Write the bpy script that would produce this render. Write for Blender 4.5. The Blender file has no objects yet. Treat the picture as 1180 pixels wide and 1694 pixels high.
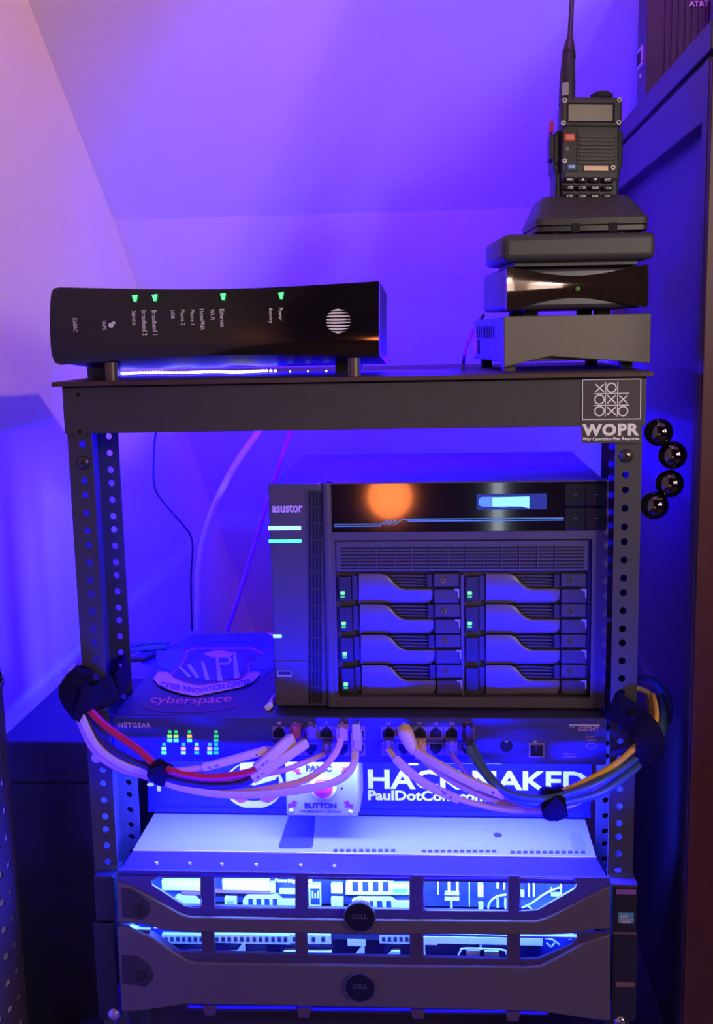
import bpy, bmesh, math, random
from mathutils import Vector, Matrix, Euler
random.seed(4)
sc = bpy.context.scene
Z0 = 0.60                      # the metric frame below has its origin at the first rack hole; the floor is 0.60 m lower
# ------------------------------------------------------------------ camera
F = 1800.0
CAM = Vector((0.07649664, -0.92129321, 0.12108239))
RT = Vector((0.99704721, 0.07400237, -0.02050628))
UP = Vector((0.00826109, 0.16212433, 0.98673576))
FW = Vector((-0.07634535, 0.98399154, -0.16103427))
cd = bpy.data.cameras.new('camera'); cam = bpy.data.objects.new('camera', cd)
sc.collection.objects.link(cam)
m = Matrix((RT, UP, -FW)).transposed().to_4x4(); m.translation = CAM + Vector((0, 0, Z0)); cam.matrix_world = m
cd.sensor_fit = 'VERTICAL'; cd.sensor_height = 36.0; cd.lens = 36.0 * F / 1694.0; cd.clip_start = 0.02
sc.camera = cam
# ------------------------------------------------------------------ view, world, lights
sc.view_settings.view_transform = 'Standard'; sc.view_settings.look = 'None'
sc.view_settings.gamma = 1.0; sc.view_settings.use_curve_mapping = False
sc.view_settings.exposure = 0.0
w = bpy.data.worlds.new('room_air'); sc.world = w; w.use_nodes = True
w.node_tree.nodes['Background'].inputs[0].default_value = (0.35, 0.10, 0.9, 1)
w.node_tree.nodes['Background'].inputs[1].default_value = 0.035

def mirrored(x, y, Ym, Yl):      # where a lamp at depth Yl must stand to show in the glass front at depth Ym
    d = (FW*F + RT*(x-590) - UP*(y-847)).normalized(); p = CAM + d*((Ym-CAM.y)/d.y)
    q = p + Vector((d.x, -d.y, d.z))*((Ym-Yl)/d.y); return (q.x, q.y, q.z)
SALT = mirrored(645, 822, 0.023, -1.7); GAP = mirrored(824, 830, 0.023, -1.9)

def light(name, kind, loc, color, power, target=None, size=(0.1, 0.1), radius=0.01, spot=None, blend=0.3, spread=180):
    l = bpy.data.lights.new(name, kind); l.color = color; l.energy = power
    if kind == 'AREA':
        l.shape = 'RECTANGLE'; l.size, l.size_y = size; l.spread = math.radians(spread)
    else:
        l.shadow_soft_size = radius
    if kind == 'SPOT':
        l.spot_size = math.radians(spot); l.spot_blend = blend
    o = bpy.data.objects.new(name, l); sc.collection.objects.link(o)
    o.location = Vector(loc) + Vector((0, 0, Z0))
    if target is not None:
        d = Vector(target) - Vector(loc); o.rotation_euler = d.to_track_quat('-Z', 'Y').to_euler()
    return o
BLUE = (0.006, 0.0, 1.0); CYAN = (0.03, 0.047, 1.0)
# LED strip lying on the shelf board behind the gateway: washes the slope
light('led_shelf_light', 'AREA', (0.05, 0.19, 0.105), (0.03, 0.0, 1.0), 4.0, (0.16, 0.62, 0.34), (0.34, 0.015), spread=130)
light('led_tape_board_light', 'AREA', (-0.08, 0.135, 0.096), BLUE, 1.5, (-0.08, 0.10, 0.0863), (0.34, 0.006))
# LED cluster under the shelf board: lights the inside of the rack and slips under the side rail onto the wall
light('led_rack_light', 'POINT', (-0.02, 0.07, 0.068), BLUE, 22.0, radius=0.006)
light('led_rack_back_light', 'AREA', (0.0, 0.16, 0.07), BLUE, 22.0, (0.0, 0.5, -0.3), (0.4, 0.03))
# LED strip under the switch: floods the server lid and the sticker panel
light('led_lid_light', 'AREA', (0.0, 0.028, -0.262), CYAN, 11.0, (0.0, 0.065, -0.345), (0.42, 0.012))
light('led_bezel_top_light', 'AREA', (0.0, 0.008, -0.262), BLUE, 7.0, (0.0, -0.01, -0.352), (0.42, 0.008))
# added blue fill, floating before the rack, that lifts the gear fronts
light('front_blue_fill', 'AREA', (0.0, -0.16, -0.345), (0.0, 0.0, 1.0), 2.0, (0.0, 0.015, -0.20), (0.44, 0.02), spread=56)
light('led_tape_side_light', 'SPOT', (-0.03, 0.165, 0.10), BLUE, 9.0, (0.20, 0.13, 0.19), radius=0.01, spot=80, blend=0.5)
# LED strips behind the bezels
light('led_upper_bezel_light', 'AREA', (0.0, -0.014, -0.3615), (0.06, 0.16, 1.0), 4.0, (0.0, 0.012, -0.385), (0.42, 0.004))
light('led_lower_bezel_light', 'AREA', (0.0, -0.014, -0.4105), (0.02, 0.08, 1.0), 2.5, (0.0, 0.012, -0.43), (0.42, 0.004))
light('led_under_bezel_light', 'AREA', (0.0, -0.002, -0.474), BLUE, 0.35, (0.0, 0.014, -0.487), (0.30, 0.004))
light('led_floor_light', 'AREA', (0.0, 0.05, -0.51), BLUE, 1.5, (0.0, -0.02, -0.56), (0.4, 0.02))
# the room behind the camera: added spots and fills, a window, a salt lamp
light('violet_slope_spot', 'SPOT', (0.16, -0.78, 1.16), (0.50, 0.06, 1.0), 100.0, (0.12, 0.25, 0.60), radius=0.02, spot=33, blend=0.4)  # added spot that tints the upper slope violet; no fixture behind it
light('violet_corner_spot', 'SPOT', (-0.1, -0.6, 0.9), (0.30, 0.04, 1.0), 6.0, (-0.335, 0.50, 0.345), radius=0.01, spot=7, blend=0.3)  # narrow added spot for the violet wedge near the left corner
light('warm_left_wall_spot', 'SPOT', (0.75, -1.1, 0.95), (1.0, 0.42, 0.27), 55.0, (-0.42, 0.24, 0.44), radius=0.015, spot=26, blend=0.2)  # added spot standing in for warm light on the left wall
light('warm_slope_spot', 'SPOT', (0.35, -0.9, 1.15), (1.0, 0.22, 0.35), 22.0, (-0.05, 0.20, 0.70), radius=0.08, spot=40, blend=0.8)  # added spot, reddens the top of the slope
light('warm_front_fill', 'AREA', (0.95, -1.35, 0.28), (1.0, 0.80, 0.70), 2.2, (0.1, 0.0, 0.05), (0.16, 0.30))  # added area fill for the gear fronts and their gloss
light('window_daylight', 'AREA', (1.5, -1.25, 0.45), (1.0, 0.74, 0.72), 8.0, (0.0, 0.0, 0.1), (0.5, 0.7))
light('right_side_fill_spot', 'SPOT', (0.95, -1.35, 0.45), (1.0, 0.88, 0.78), 30.0, (0.19, 0.0, 0.10), radius=0.06, spot=24, blend=0.9)  # added spot to brighten the sticker and right-hand gear, not sun
light('salt_lamp', 'POINT', SALT, (1.0, 0.22, 0.05), 3.0, radius=0.055)
light('curtain_gap_daylight', 'AREA', GAP, (0.75, 0.9, 1.0), 0.4, (GAP[0], 0, GAP[2]), (0.028, 0.6))

# ------------------------------------------------------------------ pixel helpers (a pixel of the photograph -> a point on a plane of the place)
def ray(x, y): return (FW * F + RT * (x - 590) - UP * (y - 847)).normalized()
def hit(x, y, ax, v):
    d = ray(x, y); return CAM + d * ((v - CAM[ax]) / d[ax])
def WX(x, y, Y):
    p = hit(x, y, 1, Y); return p.x, p.z
def at(x, y, Y): return hit(x, y, 1, Y)
def rect(x0, y0, x1, y1, Y):
    xm, ym = (x0 + x1) / 2, (y0 + y1) / 2
    return WX(x0, ym, Y)[0], WX(x1, ym, Y)[0], WX(xm, y1, Y)[1], WX(xm, y0, Y)[1]

# ------------------------------------------------------------------ materials
MATS = {}
def mat(name, col, rough=0.5, metal=0.0, emit=None, es=0.0, noise=0.0, nscale=60, bump=0.0, bscale=400, spec=0.5, coat=0.0, trans=0.0, alpha=1.0):
    if name in MATS: return MATS[name]
    mt = bpy.data.materials.new(name); mt.use_nodes = True; nt = mt.node_tree; b = nt.nodes['Principled BSDF']
    b.inputs['Base Color'].default_value = (*col, 1); b.inputs['Roughness'].default_value = rough
    b.inputs['Metallic'].default_value = metal; b.inputs['Specular IOR Level'].default_value = spec
    b.inputs['Coat Weight'].default_value = coat; b.inputs['Transmission Weight'].default_value = trans
    b.inputs['Alpha'].default_value = alpha
    if emit: b.inputs['Emission Color'].default_value = (*emit, 1); b.inputs['Emission Strength'].default_value = es
    tc = nt.nodes.new('ShaderNodeTexCoord')
    if noise > 0:
        n = nt.nodes.new('ShaderNodeTexNoise'); n.inputs['Scale'].default_value = nscale; n.inputs['Detail'].default_value = 5
        nt.links.new(tc.outputs['Object'], n.inputs['Vector'])
        r = nt.nodes.new('ShaderNodeMapRange'); r.inputs['To Min'].default_value = 1 - noise; r.inputs['To Max'].default_value = 1 + noise
        nt.links.new(n.outputs['Fac'], r.inputs['Value'])
        mx = nt.nodes.new('ShaderNodeVectorMath'); mx.operation = 'SCALE'; mx.inputs[0].default_value = col
        nt.links.new(r.outputs['Result'], mx.inputs['Scale']); nt.links.new(mx.outputs[0], b.inputs['Base Color'])
    if bump > 0:
        n = nt.nodes.new('ShaderNodeTexNoise'); n.inputs['Scale'].default_value = bscale; n.inputs['Detail'].default_value = 3
        nt.links.new(tc.outputs['Object'], n.inputs['Vector'])
        bp = nt.nodes.new('ShaderNodeBump'); bp.inputs['Strength'].default_value = bump; bp.inputs['Distance'].default_value = 0.0006
        nt.links.new(n.outputs['Fac'], bp.inputs['Height']); nt.links.new(bp.outputs['Normal'], b.inputs['Normal'])
    MATS[name] = mt; return mt
wall_m = mat('painted_plaster', (0.78, 0.76, 0.76), 0.7, noise=0.015, nscale=8, bump=0.06, bscale=300, spec=0.2)
floor_m = mat('dark_floor', (0.10, 0.07, 0.05), 0.6, noise=0.2, nscale=20)
rack_m = mat('black_powder_coat', (0.058, 0.055, 0.057), 0.42, noise=0.08, bump=0.25, bscale=1500, spec=0.4)
board_m = mat('dark_board', (0.07, 0.035, 0.028), 0.55, noise=0.4, nscale=120)
screw_m = mat('black_screw', (0.12, 0.10, 0.09), 0.3, metal=0.8)
gloss_m = mat('gloss_black_plastic', (0.008, 0.006, 0.007), 0.07, spec=0.6, coat=0.3)
matt_m = mat('matt_black_plastic', (0.022, 0.021, 0.022), 0.45, bump=0.15, bscale=1200)
soft_m = mat('soft_black_plastic', (0.045, 0.043, 0.042), 0.5, bump=0.1, bscale=1500)
grey_m = mat('warm_grey_plastic', (0.135, 0.115, 0.095), 0.5, noise=0.05, bump=0.12, bscale=1200)
dark_m = mat('black_void', (0.004, 0.004, 0.005), 0.8)
white_m = mat('white_print', (0.85, 0.85, 0.85), 0.5)
nas_m = mat('charcoal_plastic', (0.075, 0.062, 0.07), 0.42, noise=0.04, bump=0.15, bscale=1800)
nas_side_m = mat('charcoal_steel', (0.06, 0.055, 0.06), 0.4)
handle_m = mat('tray_handle_plastic', (0.13, 0.10, 0.12), 0.38, bump=0.1, bscale=1500)
lock_m = mat('lock_plate_plastic', (0.05, 0.042, 0.045), 0.4)
chrome_m = mat('chrome', (0.6, 0.6, 0.6), 0.15, metal=1.0)
ball_m = mat('black_chrome', (0.16, 0.14, 0.14), 0.07, metal=1.0)
green_m = mat('green_led', (0.02, 0.3, 0.01), 0.4, emit=(0.08, 1.0, 0.25), es=2.2)
green_dim_m = mat('green_led_dim', (0.02, 0.3, 0.01), 0.4, emit=(0.02, 0.65, 0.12), es=0.9)
teal_led_m = mat('teal_led', (0.02, 0.3, 0.08), 0.4, emit=(0.03, 0.8, 0.30), es=0.8)
yellow_led_m = mat('yellow_green_led', (0.3, 0.4, 0.01), 0.4, emit=(0.35, 1.0, 0.12), es=1.2)
orange_led_m = mat('orange_led', (0.5, 0.3, 0.01), 0.4, emit=(1.0, 0.5, 0.1), es=1.2)
bluebar_m = mat('blue_light_bar', (0.1, 0.2, 0.5), 0.4, emit=(0.18, 0.45, 1.0), es=3.0)
greenbar_m = mat('green_light_bar', (0.05, 0.4, 0.2), 0.4, emit=(0.08, 1.0, 0.45), es=1.6)
lcd_m = mat('blue_lcd', (0.01, 0.02, 0.1), 0.4, emit=(0.015, 0.05, 0.5), es=0.4)
lcd_text_m = mat('lcd_lit_text', (0.1, 0.4, 0.6), 0.4, emit=(0.25, 0.65, 1.0), es=1.3)
circuit_m = mat('circuit_line_print', (0.10, 0.30, 0.50), 0.4, emit=(0.08, 0.25, 0.45), es=0.35)
switch_m = mat('blue_grey_steel', (0.045, 0.042, 0.24), 0.42, noise=0.03)
purple_print_m = mat('lilac_print', (0.55, 0.35, 0.65), 0.5)
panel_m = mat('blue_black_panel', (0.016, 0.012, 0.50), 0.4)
lid_m = mat('brushed_zinc', (0.62, 0.62, 0.63), 0.36, metal=0.55, noise=0.04, nscale=30)
bezel_m = mat('grey_metallic_bezel', (0.17, 0.135, 0.145), 0.4, metal=0.35, noise=0.04, bump=0.15, bscale=2000)
bezel_in_lit_m = mat('blue_lit_bezel_frame', (0.07, 0.05, 0.40), 0.35)  # blue light on the upper frame put into the base colour
bezel_in_unlit_m = mat('unlit_bezel_frame', (0.07, 0.05, 0.12), 0.35)  # same frame plastic without the blue light in its colour
inner_m = mat('pale_drive_plastic', (0.62, 0.68, 0.72), 0.45)
inner_dark_m = mat('dark_server_face', (0.03, 0.035, 0.09), 0.4)
ear_m = mat('dark_ear_plastic', (0.022, 0.02, 0.032), 0.3)
tab_m = mat('mauve_latch_plastic', (0.11, 0.06, 0.13), 0.45)
velcro_m = mat('black_velcro', (0.014, 0.010, 0.014), 0.95, noise=0.4, nscale=500, bump=1.0, bscale=1800, spec=0.1)
red_m = mat('red_cable', (0.70, 0.015, 0.010), 0.4)
black_cable_m = mat('black_cable', (0.035, 0.02, 0.035), 0.4)
cream_m = mat('cream_cable', (0.84, 0.60, 0.26), 0.42)
pink_m = mat('pale_pink_cable', (0.88, 0.42, 0.30), 0.42)
yellow_m = mat('yellow_cable', (0.92, 0.52, 0.02), 0.42)
beige_m = mat('beige_yellow_cable', (0.86, 0.56, 0.12), 0.42)
steelblue_m = mat('steel_blue_cable', (0.06, 0.13, 0.20), 0.35)
purple_m = mat('violet_cable', (0.35, 0.12, 0.45), 0.4)
label_m = mat('white_cable_label', (0.88, 0.60, 0.50), 0.5)
clear_m = mat('clear_plastic', (0.22, 0.13, 0.35), 0.2)
cab_m = mat('dark_cabinet_laminate', (0.055, 0.045, 0.062), 0.45, noise=0.1, nscale=40)
cab_edge_m = mat('brown_cabinet_front', (0.075, 0.02, 0.022), 0.33, noise=0.1, nscale=90)
btn_red_m = mat('red_button', (0.6, 0.03, 0.10), 0.35)
plate_m = mat('brushed_plate', (0.34, 0.36, 0.42), 0.45, metal=0.2)
navy_m = mat('navy_print', (0.03, 0.02, 0.30), 0.5)
lcdgrey_m = mat('grey_green_lcd', (0.30, 0.29, 0.20), 0.35)
orange_btn_m = mat('orange_key', (0.85, 0.13, 0.05), 0.4)
blue_btn_m = mat('blue_key', (0.04, 0.12, 0.35), 0.4)
gold_m = mat('tan_plate', (0.78, 0.55, 0.36), 0.4, metal=0.2)
sticker_m = mat('dark_sticker', (0.055, 0.045, 0.05), 0.45)
led_bead_m = mat('white_blue_led_bead', (0.6, 0.6, 1.0), 0.4, emit=(0.55, 0.5, 1.0), es=6.0)
strip_m = mat('led_tape', (0.2, 0.2, 0.5), 0.4)

# ------------------------------------------------------------------ mesh builder
OFF = {}
class MB:
    def __init__(s): s.v = []; s.f = []
    def add(s, vs, fs):
        n = len(s.v); s.v += [Vector(p) for p in vs]; s.f += [tuple(i + n for i in f) for f in fs]; return s
    def box(s, x0, x1, y0, y1, z0, z1):
        return s.add([(x0,y0,z0),(x1,y0,z0),(x1,y1,z0),(x0,y1,z0),(x0,y0,z1),(x1,y0,z1),(x1,y1,z1),(x0,y1,z1)],
                     [(0,3,2,1),(4,5,6,7),(0,1,5,4),(1,2,6,5),(2,3,7,6),(3,0,4,7)])
    def px(s, x0, y0, x1, y1, Y, dep):
        Y -= 0.00006*(len(s.v)//8); a, b, c, d = rect(x0, y0, x1, y1, Y); return s.box(a, b, Y, Y + dep, c, d)
    def prism(s, pts, y0, y1, mp=None):
        mp = mp or (lambda a, b, t: (a, t, b))
        ar = sum(pts[i][0]*pts[(i+1)%len(pts)][1]-pts[(i+1)%len(pts)][0]*pts[i][1] for i in range(len(pts)))
        if ar < 0: pts = pts[::-1]
        n = len(pts)
        return s.add([mp(a, b, y0) for a, b in pts] + [mp(a, b, y1) for a, b in pts],
                     [tuple(range(n)), tuple(range(2*n-1, n-1, -1))] + [(i, i+n, (i+1)%n+n, (i+1)%n) for i in range(n)])
    def ppoly(s, pts, Y, dep):
        Y -= 0.00006*(len(s.v) % 17) if len(s.v) > 30 and len(pts) > 6 else 0; return s.prism([WX(x, y, Y) for x, y in pts], Y, Y + dep)
    def cyl(s, c, r, h, axis=1, n=20, r2=None):
        r2 = r if r2 is None else r2; ax = [i for i in range(3) if i != axis]; vs = []
        for k, rr in ((0, r), (1, r2)):
            for i in range(n):
                a = 2*math.pi*i/n; p = [0, 0, 0]; p[ax[0]] = c[ax[0]] + rr*math.cos(a); p[ax[1]] = c[ax[1]] + rr*math.sin(a); p[axis] = c[axis] + h*k; vs.append(p)
        return s.add(vs, [tuple(range(n)), tuple(range(2*n-1, n-1, -1))] + [(i, i+n, (i+1)%n+n, (i+1)%n) for i in range(n)])
    def ring(s, c, r0, r1, y0, y1, n=32, mp=None):
        mp = mp or (lambda a, b, t: (a, t, b)); vs = []
        for y in (y0, y1):
            for r in (r0, r1):
                for i in range(n):
                    a = 2*math.pi*i/n; vs.append(mp(c[0]+r*math.cos(a), c[1]+r*math.sin(a), y))
        fs = []
        for i in range(n):
            j = (i+1) % n
            fs += [(i, j, n+j, n+i), (2*n+i, 3*n+i, 3*n+j, 2*n+j), (n+i, n+j, 3*n+j, 3*n+i), (i, 2*n+i, 2*n+j, j)]
        return s.add(vs, fs)
    def sphere(s, c, r, n=24, m=14, sx=1, sy=1, sz=1, half=False):
        vs = []; fs = []
        for i in range(m+1):
            t = math.pi*i/m
            for j in range(n):
                a = 2*math.pi*j/n; vs.append((c[0]+r*sx*math.sin(t)*math.cos(a), c[1]+r*sy*math.sin(t)*math.sin(a), c[2]+r*sz*math.cos(t)))
        for i in range(m):
            for j in range(n): fs.append((i*n+j, i*n+(j+1)%n, (i+1)*n+(j+1)%n, (i+1)*n+j))
        return s.add(vs, fs)
    def tube(s, pts, r, n=10, flat=None, up=Vector((0, 1, 0)), sub=6, radii=None, closed=False):
        P = [Vector(p) for p in pts]; Q = []; R = []
        L = len(P)
        for i in range(L - (0 if closed else 1)):
            if closed: p0, p1, p2, p3 = P[(i-1) % L], P[i], P[(i+1) % L], P[(i+2) % L]
            else: p0, p1, p2, p3 = P[max(i-1, 0)], P[i], P[i+1], P[min(i+2, L-1)]
            for k in range(sub):
                t = k/sub
                Q.append(0.5*((2*p1)+(-p0+p2)*t+(2*p0-5*p1+4*p2-p3)*t*t+(-p0+3*p1-3*p2+p3)*t**3))
                if radii: R.append(radii[i]*(1-t)+radii[(i+1) % L]*t)
        if not closed:
            Q.append(P[-1]); R.append(radii[-1] if radii else r)
        vs = []; fs = []; N = len(Q)
        for i, q in enumerate(Q):
            if closed: t = (Q[(i+1) % N]-Q[i-1]).normalized()
            else: t = (Q[min(i+1, N-1)]-Q[max(i-1, 0)]).normalized()
            u = up; 
            if abs(t.dot(u)) > 0.98: u = Vector((1, 0, 0))
            a = t.cross(u).normalized(); b = t.cross(a).normalized()
            rr = R[i] if radii else r
            ra, rb = flat if flat else (rr, rr)
            for k in range(n):
                an = 2*math.pi*k/n + math.pi/n
                ca, sa = math.cos(an), math.sin(an)
                if flat: ca = math.copysign(abs(ca)**0.5, ca); sa = math.copysign(abs(sa)**0.5, sa)
                vs.append(q + a*ra*ca + b*rb*sa)
        for i in range(N if closed else N-1):
            i2 = (i+1) % N
            for k in range(n): fs.append((i*n+k, i*n+(k+1)%n, i2*n+(k+1)%n, i2*n+k))
        if not closed: fs += [tuple(range(n))[::-1], tuple((N-1)*n+k for k in range(n))]
        return s.add(vs, fs)
    def holed(s, cells, t0, t1, mp, n=12):
        # cells (a0,a1,b0,b1,ca,cb,r): a flat strip with a true round hole in each cell
        for a0, a1, b0, b1, ca, cb, r in cells:
            if r <= 0:
                s.add([mp(a, b, t) for t in (t0, t1) for a, b in ((a0,b0),(a1,b0),(a1,b1),(a0,b1))],
                      [(0,1,2,3),(7,6,5,4),(0,4,5,1),(1,5,6,2),(2,6,7,3),(3,7,4,0)]); continue
            out = []; inn = []
            for i in range(n):
                a = 2*math.pi*(i+0.5)/n; dx, dy = math.cos(a), math.sin(a)
                inn.append((ca+r*dx, cb+r*dy))
                tx = ((a1-ca) if dx > 0 else (a0-ca))/dx if abs(dx) > 1e-9 else 1e9
                ty = ((b1-cb) if dy > 0 else (b0-cb))/dy if abs(dy) > 1e-9 else 1e9
                k = min(tx, ty); out.append((ca+dx*k, cb+dy*k))
            corners = [(a1,b1),(a0,b1),(a0,b0),(a1,b0)]
            vs = [mp(a, b, t) for t in (t0, t1) for a, b in out+inn+corners]; M = 2*n+4; fs = []
            for i in range(n):
                j = (i+1) % n
                fs += [(i, j, n+j, n+i), (M+i, M+n+i, M+n+j, M+j), (n+i, n+j, M+n+j, M+n+i)]
                # fill the corner triangle when the two rim points sit on different sides
                for q, (cx, cy) in enumerate(corners):
                    A, B = out[i], out[j]
                    onA = abs(A[0]-cx) < 1e-7 or abs(A[1]-cy) < 1e-7; onB = abs(B[0]-cx) < 1e-7 or abs(B[1]-cy) < 1e-7
                    if onA and onB and not (abs(A[0]-B[0]) < 1e-7 or abs(A[1]-B[1]) < 1e-7):
                        fs += [(i, 2*n+q, j), (M+i, M+j, M+2*n+q)]
            s.add(vs, fs)
            s.add([mp(a, b, t) for t in (t0, t1) for a, b in ((a0,b0),(a1,b0),(a1,b1),(a0,b1))], [(0,4,5,1),(1,5,6,2),(2,6,7,3),(3,7,4,0)])
        return s
    def build(s, name, material, parent=None, bevel=0.0, smooth=False, local=False, seg=2):
        me = bpy.data.meshes.new(name)
        off = Vector((0, 0, 0)) if local else Vector((0, 0, Z0))
        if parent is not None and not local: off = off - OFF[parent.name]
        me.from_pydata([v + off for v in s.v], [], s.f); me.validate(); me.update()
        bm = bmesh.new(); bm.from_mesh(me); bmesh.ops.recalc_face_normals(bm, faces=bm.faces); bm.to_mesh(me); bm.free()
        me.materials.append(material)
        if smooth:
            me.polygons.foreach_set('use_smooth', [True]*len(me.polygons))
            me.set_sharp_from_angle(angle=math.radians(40))
        o = bpy.data.objects.new(name, me); sc.collection.objects.link(o)
        if parent is not None: o.parent = parent; OFF[o.name] = OFF[parent.name]
        else: OFF[o.name] = Vector((0, 0, 0))
        if bevel > 0:
            b = o.modifiers.new('bevel', 'BEVEL'); b.width = bevel; b.segments = seg; b.limit_method = 'ANGLE'; b.angle_limit = math.radians(35)
        return o
def tag(o, label, cat, group=None, kind=None):
    o['label'] = label; o['category'] = cat
    if group: o['group'] = group
    if kind: o['kind'] = kind
    return o
def thing(name, label, cat, loc=(0, 0, 0), rot=(0, 0, 0), group=None):
    o = bpy.data.objects.new(name, None); sc.collection.objects.link(o); o.empty_display_size = 0.02
    o.location = Vector(loc) + Vector((0, 0, Z0)); o.rotation_euler = rot; OFF[o.name] = o.location.copy()
    return tag(o, label, cat, group)
def struct(o): o['kind'] = 'structure'; return o
# lettering: a flat mesh of letters, mapped by fn(u,v) -> point, u,v in 0..1 over the word's own box
def text(name, s_, fn, material, parent, bold=0.0, shear=0.0, local=False, space=1.0):
    cu = bpy.data.curves.new('t', 'FONT'); cu.body = s_; cu.size = 1.0; cu.offset = bold; cu.shear = shear; cu.space_character = space; cu.resolution_u = 3
    ob = bpy.data.objects.new('t', cu); sc.collection.objects.link(ob)
    dg = bpy.context.evaluated_depsgraph_get(); me = bpy.data.meshes.new_from_object(ob.evaluated_get(dg))
    vs = [v.co.copy() for v in me.vertices]; fs = [tuple(p.vertices) for p in me.polygons]
    bpy.data.objects.remove(ob); bpy.data.curves.remove(cu); bpy.data.meshes.remove(me)
    x0 = min(v.x for v in vs); x1 = max(v.x for v in vs); y0 = min(v.y for v in vs); y1 = max(v.y for v in vs)
    b = MB(); b.v = [Vector(fn((v.x-x0)/(x1-x0), (v.y-y0)/max(y1-y0, 1e-6))) for v in vs]; b.f = fs
    return b.build(name, material, parent, local=local)
def tbox(x0, y0, x1, y1, Y):            # upright lettering that fills a box of the photograph on plane Y
    a, b, c, d = rect(x0, y0, x1, y1, Y); return lambda u, v: (a+(b-a)*u, Y, c+(d-c)*v)
def tdown(x0, y0, x1, y1, Y):           # lettering that reads downwards (turned clockwise)
    a, b, c, d = rect(x0, y0, x1, y1, Y); return lambda u, v: (a+(b-a)*v, Y, d-(d-c)*u)

# ================================================================== THE SETTING
def quad(name, pts, thick):
    P = [Vector(p) for p in pts]; n = (P[1]-P[0]).cross(P[2]-P[0]).normalized()*thick
    b = MB(); b.add(P + [p+n for p in P], [(0,1,2,3),(7,6,5,4),(0,4,5,1),(1,5,6,2),(2,6,7,3),(3,7,4,0)])
    return struct(b.build(name, wall_m))
FL = -0.60; XL = -0.42; XR = 1.3; YB = -2.3; TOP = 1.9
quad('wall_left', [(XL, YB, FL), (XL, 1.72, FL), (XL, 1.72, TOP), (XL, YB, TOP)], 0.05)
def s_z(Y):   # height of the attic slope
    return 0.284 - 0.733*(Y-0.60)
quad('ceiling_slope_upper', [(XL, -1.6, s_z(-1.6)), (XR, -1.6, s_z(-1.6)), (XR, 0.60, 0.284), (XL, 0.60, 0.284)], 0.05)
quad('ceiling_slope_lower', [(XL, 0.60, 0.284), (XR, 0.60, 0.284), (XR, 1.60, -0.585), (XL, 1.60, -0.585)], 0.05)
quad('wall_back', [(XL, 1.60, -0.585), (XR, 1.60, -0.585), (XR, 1.60, FL), (XL, 1.60, FL)], 0.05)
fl = MB().box(XL-0.05, XR, YB, 1.66, FL-0.05, FL).build('floor', floor_m); struct(fl)

# ================================================================== RACK
rack = thing('equipment_rack', 'black open-frame equipment rack of perforated steel posts under a deep crossbar', 'rack', (0, 0.04, FL))
pat = [0.0127, 0.015875, 0.015875]
holes = [0.0159+0.0159]
holes = [0.0318, 0.0159, 0.0]; k = 0
while holes[-1] > -0.545: holes.append(holes[-1]-pat[k % 3]); k += 1
def cells(zs, a0, a1, ca, r, top, bot):
    out = []; zs = sorted(zs, reverse=True); edges = [ (zs[i]+zs[i+1])/2 for i in range(len(zs)-1)]
    hi = zs[0]+0.007; out.append((a0, a1, hi, top, 0, 0, 0))
    for i, z in enumerate(zs):
        lo = edges[i] if i < len(edges) else z-0.007
        out.append((a0, a1, lo, hi, ca, z, r)); hi = lo
    out.append((a0, a1, bot, hi, 0, 0, 0)); return out
for sgn in (-1, 1):
    b = MB(); xo, xi, xh = sgn*0.2455, sgn*0.2235, sgn*0.2325
    a0, a1 = min(xo, xi), max(xo, xi)
    b.holed(cells(holes, a0, a1, xh, 0.0031, 0.0815, -0.575), 0.0, 0.002, lambda a, z, t: (a, t, z))
    b.holed(cells(holes, a0, a1, xh, 0.0031, 0.0815, -0.575), 0.0762, 0.0782, lambda a, z, t: (a, t, z))
    b.holed(cells(holes[1::2], 0.002, 0.0762, 0.039, 0.0035, 0.0815, -0.575), sgn*0.2435, xo, lambda a, z, t: (t, a, z))
    p = b.build('post', rack_m, rack)
    MB().box(sgn*0.2755-0.035 if sgn > 0 else -0.3-0.0, sgn*0.2755+0.0 if sgn > 0 else -0.2405, -0.12, 0.2, -0.58-0.02, -0.575).build('foot', rack_m, rack, bevel=0.002)
    sc_b = MB().sphere((sgn*0.2325, -0.0002, 0.0159), 0.0058, 20, 10, sy=0.55)
    s1 = sc_b.build('pan_head_screw', screw_m, p, smooth=True)
    MB().box(sgn*0.2325-0.0022, sgn*0.2325+0.0022, -0.0036, -0.003, 0.0154, 0.0164).box(sgn*0.2325-0.0005, sgn*0.2325+0.0005, -0.0036, -0.003, 0.0137, 0.0181).build('screw_slot', dark_m, p)
MB().box(-0.2465, 0.2475, -0.003, -0.0003, 0.0415, 0.0822).box(-0.2465, 0.2475, -0.003, 0.02, 0.0802, 0.0822).build('front_crossbar', rack_m, rack, bevel=0.0006)
for sgn in (-1, 1):
    MB().box(min(sgn*0.2458, sgn*0.2472), max(sgn*0.2458, sgn*0.2472), 0.0, 0.2783, 0.0415, 0.082).build('side_rail', rack_m, rack)
for x, y in ((129, 653), (132, 714)):
    c = at(x, y, -0.003)
    s1 = MB().ring((c.x, c.z), 0.0026, 0.0047, -0.0036, -0.003, 24).build('countersunk_screw', screw_m, rack, smooth=True)
    MB().cyl((c.x, -0.0033, c.z), 0.0017, 0.0006, 1, 6).build('screw_socket', dark_m, rack)
# shelf board
bd = MB().box(-0.2525, 0.2515, -0.0115, 0.30, 0.0823, 0.0862).build('shelf_board', board_m, bevel=0.0005)
tag(bd, 'thin dark brown board lying across the top of the black rack', 'board')
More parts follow.
